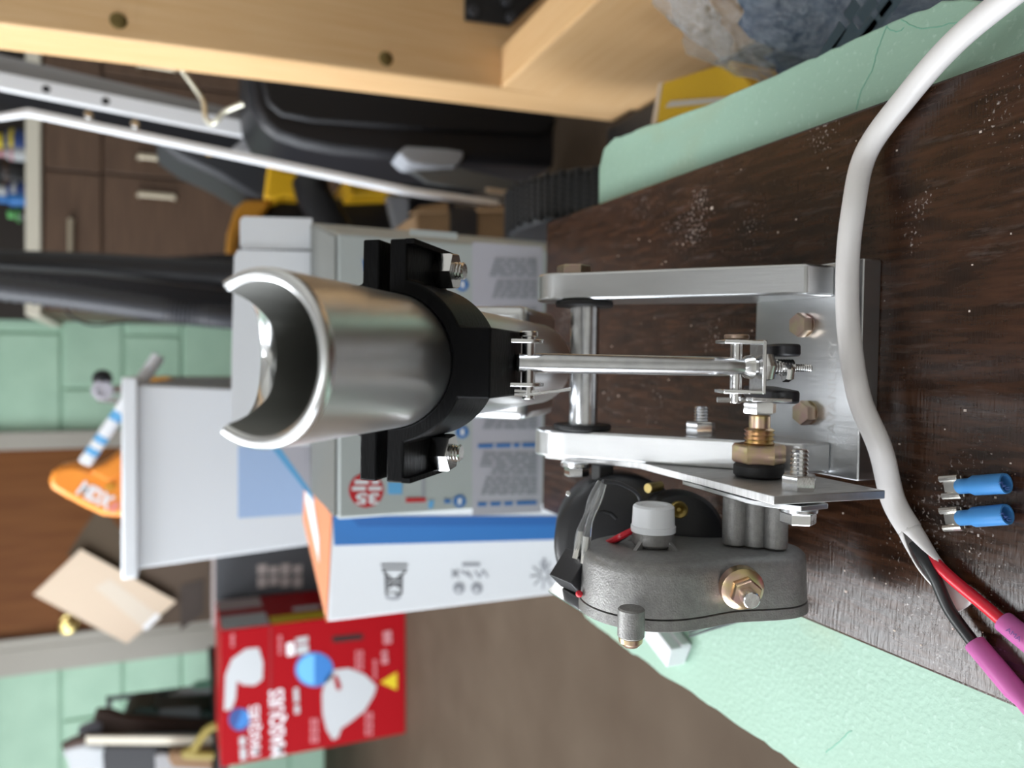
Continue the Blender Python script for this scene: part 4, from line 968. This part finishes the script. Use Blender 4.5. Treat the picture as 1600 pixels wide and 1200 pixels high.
def vp(nm, pts, y, dep, ma, bv=.006): return MB().prism([at(x, yy, y) - L0 for x, yy in pts], (0, dep, 0)).build(nm, ma, e, bevel=bv)
vp('motor_housing', [(238, 218), (262, 206), (330, 205), (470, 225), (470, 255), (418, 312), (398, 312), (340, 276), (280, 248)], YV, .16, M_darkpl, .012)
vp('yellow_mark', [(309, 228), (312, 222), (334, 224), (336, 240), (326, 243)], YV - .004, .008, M_yellow, .002)
vp('yellow_band', [(420, 250), (440, 246), (462, 255), (478, 275), (482, 300), (470, 308), (442, 306), (436, 311), (412, 311)], YV - .008, .18, M_yellow, .006)
vp('ochre_frame', [(382, 312), (428, 312), (408, 338), (384, 352), (374, 380), (372, 440), (360, 440), (356, 395), (360, 350), (368, 325)], YV, .12, M_ochre, .006)
vp('yellow_base', [(545, 272), (628, 290), (624, 302), (550, 305)], YV - .04, .2, M_yellow, .004)
vp('dark_base', [(430, 312), (650, 308), (660, 380), (640, 440), (378, 440), (384, 356), (408, 340)], YV + .05, .2, M_blackpl, .01)
vp('grey_leg', [(606, 304), (640, 308), (638, 372), (622, 372)], YV - .05, .03, mat('grey_leg_plastic', (.26, .26, .27), .5), .003)
P = spline([at(484, 284, YV - .06) - L0, at(492, 310, YV - .08) - L0, at(510, 338, YV - .1) - L0, at(528, 368, YV - .12) - L0, at(560, 400, YV - .14) - L0], 8)
MB().tube(P, 0, 14, rs=[.032 + .0018 * (i % 2) for i in range(len(P))]).build('hose_elbow', M_blackpl, e, angle=60)
vp('lower_body', [(640, 300), (640, 440), (1010, 440), (1010, 300)], YV + .06, .2, M_blackpl, .01)

# ================================================================== aluminium rail frame and wire hook
YA = 1.3
e = empty('aluminium_stand', (at(300, 190, YA).x, YA, FZ)); tag(e, 'aluminium stand with two leaning rails behind the timber post', 'stand'); L0 = V(e.location)
def ap(nm, pts, y, dep, ma=M_litrail, bv=.001): return MB().prism([at(x, yy, y) - L0 for x, yy in pts], (0, dep, 0)).build(nm, ma, e, bevel=bv)
M_shaderail = mat('shaded_rail_grey', (.36, .36, .37), .5, .6)  # same rail metal, greyed for its shaded face
ap('rail_face', [(-30, 78), (-30, 106), (395, 200), (405, 180)], YA, .05, M_shaderail)
rb = ap('rail_flange', [(-30, 106), (-30, 132), (424, 221), (405, 193)], YA - .012, .012)
for x, y in ((72, 139), (165, 158)):
    p = at(x, y, YA - .0125) - L0; MB().cyl(p, p + V((0, .002, 0)), .0055, 14).build('rail_hole', M_blackpl, e)
ap('rail_channel', [(-30, 134), (-30, 176), (40, 174), (780, 318), (780, 300), (424, 226)], YA + .05, .004, M_blackpl)
ap('thin_rail', [(-20, 186), (-20, 181), (40, 168), (46, 168), (640, 292), (780, 312), (780, 322), (630, 300), (45, 178), (38, 178)], YA - .24, .015)
ap('rail_foot', [(395, 205), (422, 221), (404, 240), (362, 232)], YA + .002, .02, M_shaderail)
ap('rail_leg', [(740, 300), (790, 312), (960, 330), (960, 312)], YA - .235, .015, M_shaderail)
for x, y in ((138, 178), (211, 193)):
    p = at(x, y, YA - .243) - L0; MB().cyl(p, p + V((0, .02, 0)), .005, 12).build('rail_rivet', M_zinc, e)
P = spline([at(268, 92, .98), at(283, 108, .98), at(312, 148, .98), at(319, 165, .98), at(321, 184, .98), at(330, 193, .98), at(340, 187, .975), at(352, 174, .97), at(380, 162, .96)], 5)
e = MB().tube(P, .0032, 10).build('wire_hook', mat('pale_brass_wire', (.72, .70, .58), .3, .8)); tag(e, 'bent wire hook hanging from the back of the timber post', 'hook')

# ================================================================== black tool case, wheel, cartons behind the board
YS = 1.12
e = empty('tool_case', (at(600, 130, YS).x, YS, FZ)); tag(e, 'large black tool case with grey latch standing behind the timber post', 'case'); L0 = V(e.location)
outl = [(386, -150), (386, 130), (392, 165), (408, 195), (432, 215), (470, 228), (520, 238), (600, 246), (700, 252), (800, 256), (900, 262), (960, 268), (1110, 288), (1110, -150)]
MB().prism([at(x, y, YS) - L0 for x, y in outl], (0, .16, 0)).build('case_shell', M_blackpl, e, bevel=.012)
MB().prism([at(x, y, YS - .008) - L0 for x, y in ((408, -150), (408, 130), (418, 162), (440, 180), (490, 190), (700, 205), (850, 212), (870, 190), (960, 195), (1100, 190), (1100, -150))], (0, .01, 0)).build('case_panel', mat('case_black', (.008, .008, .010), .5), e, bevel=.006)
MB().prism([at(x, y, YS - .02) - L0 for x, y in ((622, 240), (634, 228), (700, 232), (724, 236), (724, 246), (716, 258), (690, 261), (640, 256))], (0, .05, 0)).build('latch', mat('light_grey_latch', (.42, .44, .48), .45), e, bevel=.003)
e = MB().box((.10, .56, FZ + .0005), (.355, .93, FZ + .012)).build('black_floor_sheet', M_rubber, bevel=.003); tag(e, 'added black sheet on the floor beside the pine sill', 'mat')  # black sheet added to fill a dark area of floor
# small tyre wheel behind the end of the ledge
c0 = at(878, 305, .66); RWh = .117
e = empty('cart_wheel', (c0.x, .66 + .06, FZ + .012)); tag(e, 'black rubber cart wheel with knobby tread behind the mint ledge', 'wheel')
wy = 0; cz = RWh
hw = .024
MB().lathe((-hw, wy, cz), (1, 0, 0), [(0, .085), (0, .108), (.005, RWh - .004), (.010, RWh - .002), (.038, RWh - .002), (.043, RWh - .004), (.048, .108), (.048, .085)], 64).build('tyre', M_rubber, e)
MB().cyl((-hw + .006, wy, cz), (hw - .006, wy, cz), .086, 32).build('hub', M_darkpl, e)
b = MB()
for i in range(84):
    a = 2 * math.pi * i / 84
    u = V((0, math.cos(a), math.sin(a))); t = V((0, -math.sin(a), math.cos(a)))
    for j in range(8):
        xx = -.0205 + j * .0055 + (.0027 if i % 2 else 0)
        q = V((xx, wy, cz)) + u * (RWh - .0045)
        w1, w2, t1, t2, hh = V((.0021, 0, 0)), V((.0016, 0, 0)), t * .0034, t * .0026, u * .0042
        b.hexa([q - w1 - t1, q + w1 - t1, q + w1 + t1, q - w1 + t1, q - w2 - t2 + hh, q + w2 - t2 + hh, q + w2 + t2 + hh, q - w2 + t2 + hh])
o = b.build('tread_knobs', M_rubber, e); o['kind'] = 'stuff'
thingpx('kraft_carton', 'brown cardboard carton in shadow behind the grey printed carton', 'carton', .95, (at(750, 350, .95).x, .95, FZ), [
    ('carton_body', [(650, 332), (880, 326), (1100, 330), (1100, 420), (650, 420)], .95, .2, M_kraft, .003),
    ('carton_flap', [(640, 332), (655, 322), (700, 316), (702, 332)], .945, .01, M_kraft, .001),
    ('black_tape_band', [(704, 326), (746, 326), (746, 420), (704, 420)], .947, .003, M_blackpl, 0),
    ('carton_lip', [(746, 322), (842, 320), (842, 328), (746, 330)], .94, .006, M_kraft, .001)])
thingpx('grey_film', 'crumpled grey plastic film beside the black tool case', 'film', 1.08, (at(720, 270, 1.08).x, 1.08, FZ), [
    ('film_sheet', [(640, 266), (720, 262), (810, 284), (838, 300), (830, 312), (740, 296), (670, 286)], 1.09, .01, mat('grey_film_plastic', (.13, .14, .145), .35), .002),
    ('film_core', [(760, 292), (800, 298), (806, 314), (770, 312)], 1.08, .01, M_beige, .002),
    ('film_tail', [(800, 296), (816, 300), (1010, 330), (1010, 318)], 1.085, .008, mat('grey_film_plastic', (.13, .14, .145), .35), .001)])

# ================================================================== yellow pack, bag and navy item, on the floor at the right
zy = -.16
a = onz(1030, 190, zy); 
e = empty('yellow_pack', (a.x, a.y, FZ)); tag(e, 'yellow cardboard pack beside the pine sill', 'pack'); L0 = V(e.location)
c_ = [onz(1018, 196, zy), onz(1030, 130, zy), onz(1140, 95, zy), onz(1180, 140, zy)]
MB().hexa([dn(p) - L0 for p in c_] + [p - L0 for p in c_]).build('pack_body', mat('yellow_card', (.62, .38, .015), .5), e, bevel=.002)
st = [onz(x, y, zy + .0004) - L0 for x, y in ((1040, 168), (1048, 158), (1180, 148), (1180, 156))]
MB().prism(st, (0, 0, .0005)).build('pack_stripe', mat('grey_stripe', (.50, .47, .42), .5), e)
MB().prism([onz(x, y, zy + .0003) - L0 for x, y in ((1018, 196), (1030, 130), (1036, 128), (1026, 193))], (0, 0, .0006)).build('pack_edge', M_beige, e)
# navy rolled garment inside a clear bag
bc = at(1235, 35, .36)
M_navy = mat('navy_cloth', (.018, .045, .10), .7, bump=(200, .3))
def blob(c, r, sc, amp, fq, n=40, zmin=FZ + .001):
    b = MB().sphere((0, 0, 0), 1, n, (1, 1, 1))
    for i, v in enumerate(b.v):
        d = v.normalized() if v.length else v
        k = 1 + amp * noise.noise(d * fq + V((c[0] * 40, 3, 1))) + amp * .5 * noise.noise(d * fq * 2.7)
        b.v[i] = V((d.x * r * sc[0] * k, d.y * r * sc[1] * k, d.z * r * sc[2] * k))
    return b
e = empty('rolled_garment', (bc.x, bc.y, FZ)); tag(e, 'navy blue rolled garment inside the clear plastic bag', 'garment')
o = blob((.2, 0, 0), .050, (.72, .85, 2.2), .25, 1.6).build('garment_roll', M_navy, e, angle=180); o.location = (.020, .0, bc.z - FZ - .075)
o = blob((.5, 0, 0), .040, (.5, .5, 1.6), .3, 2.0).build('garment_fold', M_navy, e, angle=180); o.location = (.0, .04, bc.z - FZ - .085)
M_film = bpy.data.materials.new('clear_bag_film'); M_film.use_nodes = True
nt = M_film.node_tree; out = nt.nodes['Material Output']; pr = nt.nodes['Principled BSDF']
pr.inputs['Base Color'].default_value = (.75, .78, .80, 1); pr.inputs['Roughness'].default_value = .08; pr.inputs['Specular IOR Level'].default_value = 1
_n = nt.nodes.new('ShaderNodeTexNoise'); _n.inputs['Scale'].default_value = 28; _n.inputs['Detail'].default_value = 5
_b = nt.nodes.new('ShaderNodeBump'); _b.inputs['Strength'].default_value = 1; _b.inputs['Distance'].default_value = .02; nt.links.new(_n.outputs['Fac'], _b.inputs['Height']); nt.links.new(_b.outputs[0], pr.inputs['Normal'])
tr = nt.nodes.new('ShaderNodeBsdfTransparent'); mx = nt.nodes.new('ShaderNodeMixShader'); mx.inputs[0].default_value = .24
nt.links.new(tr.outputs[0], mx.inputs[1]); nt.links.new(pr.outputs[0], mx.inputs[2]); nt.links.new(mx.outputs[0], out.inputs['Surface'])
e = empty('plastic_bag', (bc.x, bc.y, FZ)); tag(e, 'clear plastic bag with faint printing standing between ledge and pine sill', 'bag')
o = blob((.8, 0, 0), .085, (.66, 1.15, 1.75), .28, 2.2, 72).build('bag_film', M_film, e, angle=180); o.location = (.022, -.005, bc.z - FZ - .075)
for i, (s_, x0, y0, x1, y1) in enumerate((('~~', 1335, 85, 1395, 5), ('~~', 1310, 90, 1372, 5), ('~~', 1290, 100, 1345, 10), ('~', 1352, 75, 1410, 0))):
    A = at(x0, y0, .285) - V(e.location); B = at(x1, y1, .285) - V(e.location)
    text_mesh('bag_print', s_, mat('slate_ink', (.10, .16, .22), .6), e, A, B, V((0, 0, 1)), height=.006, off=0)
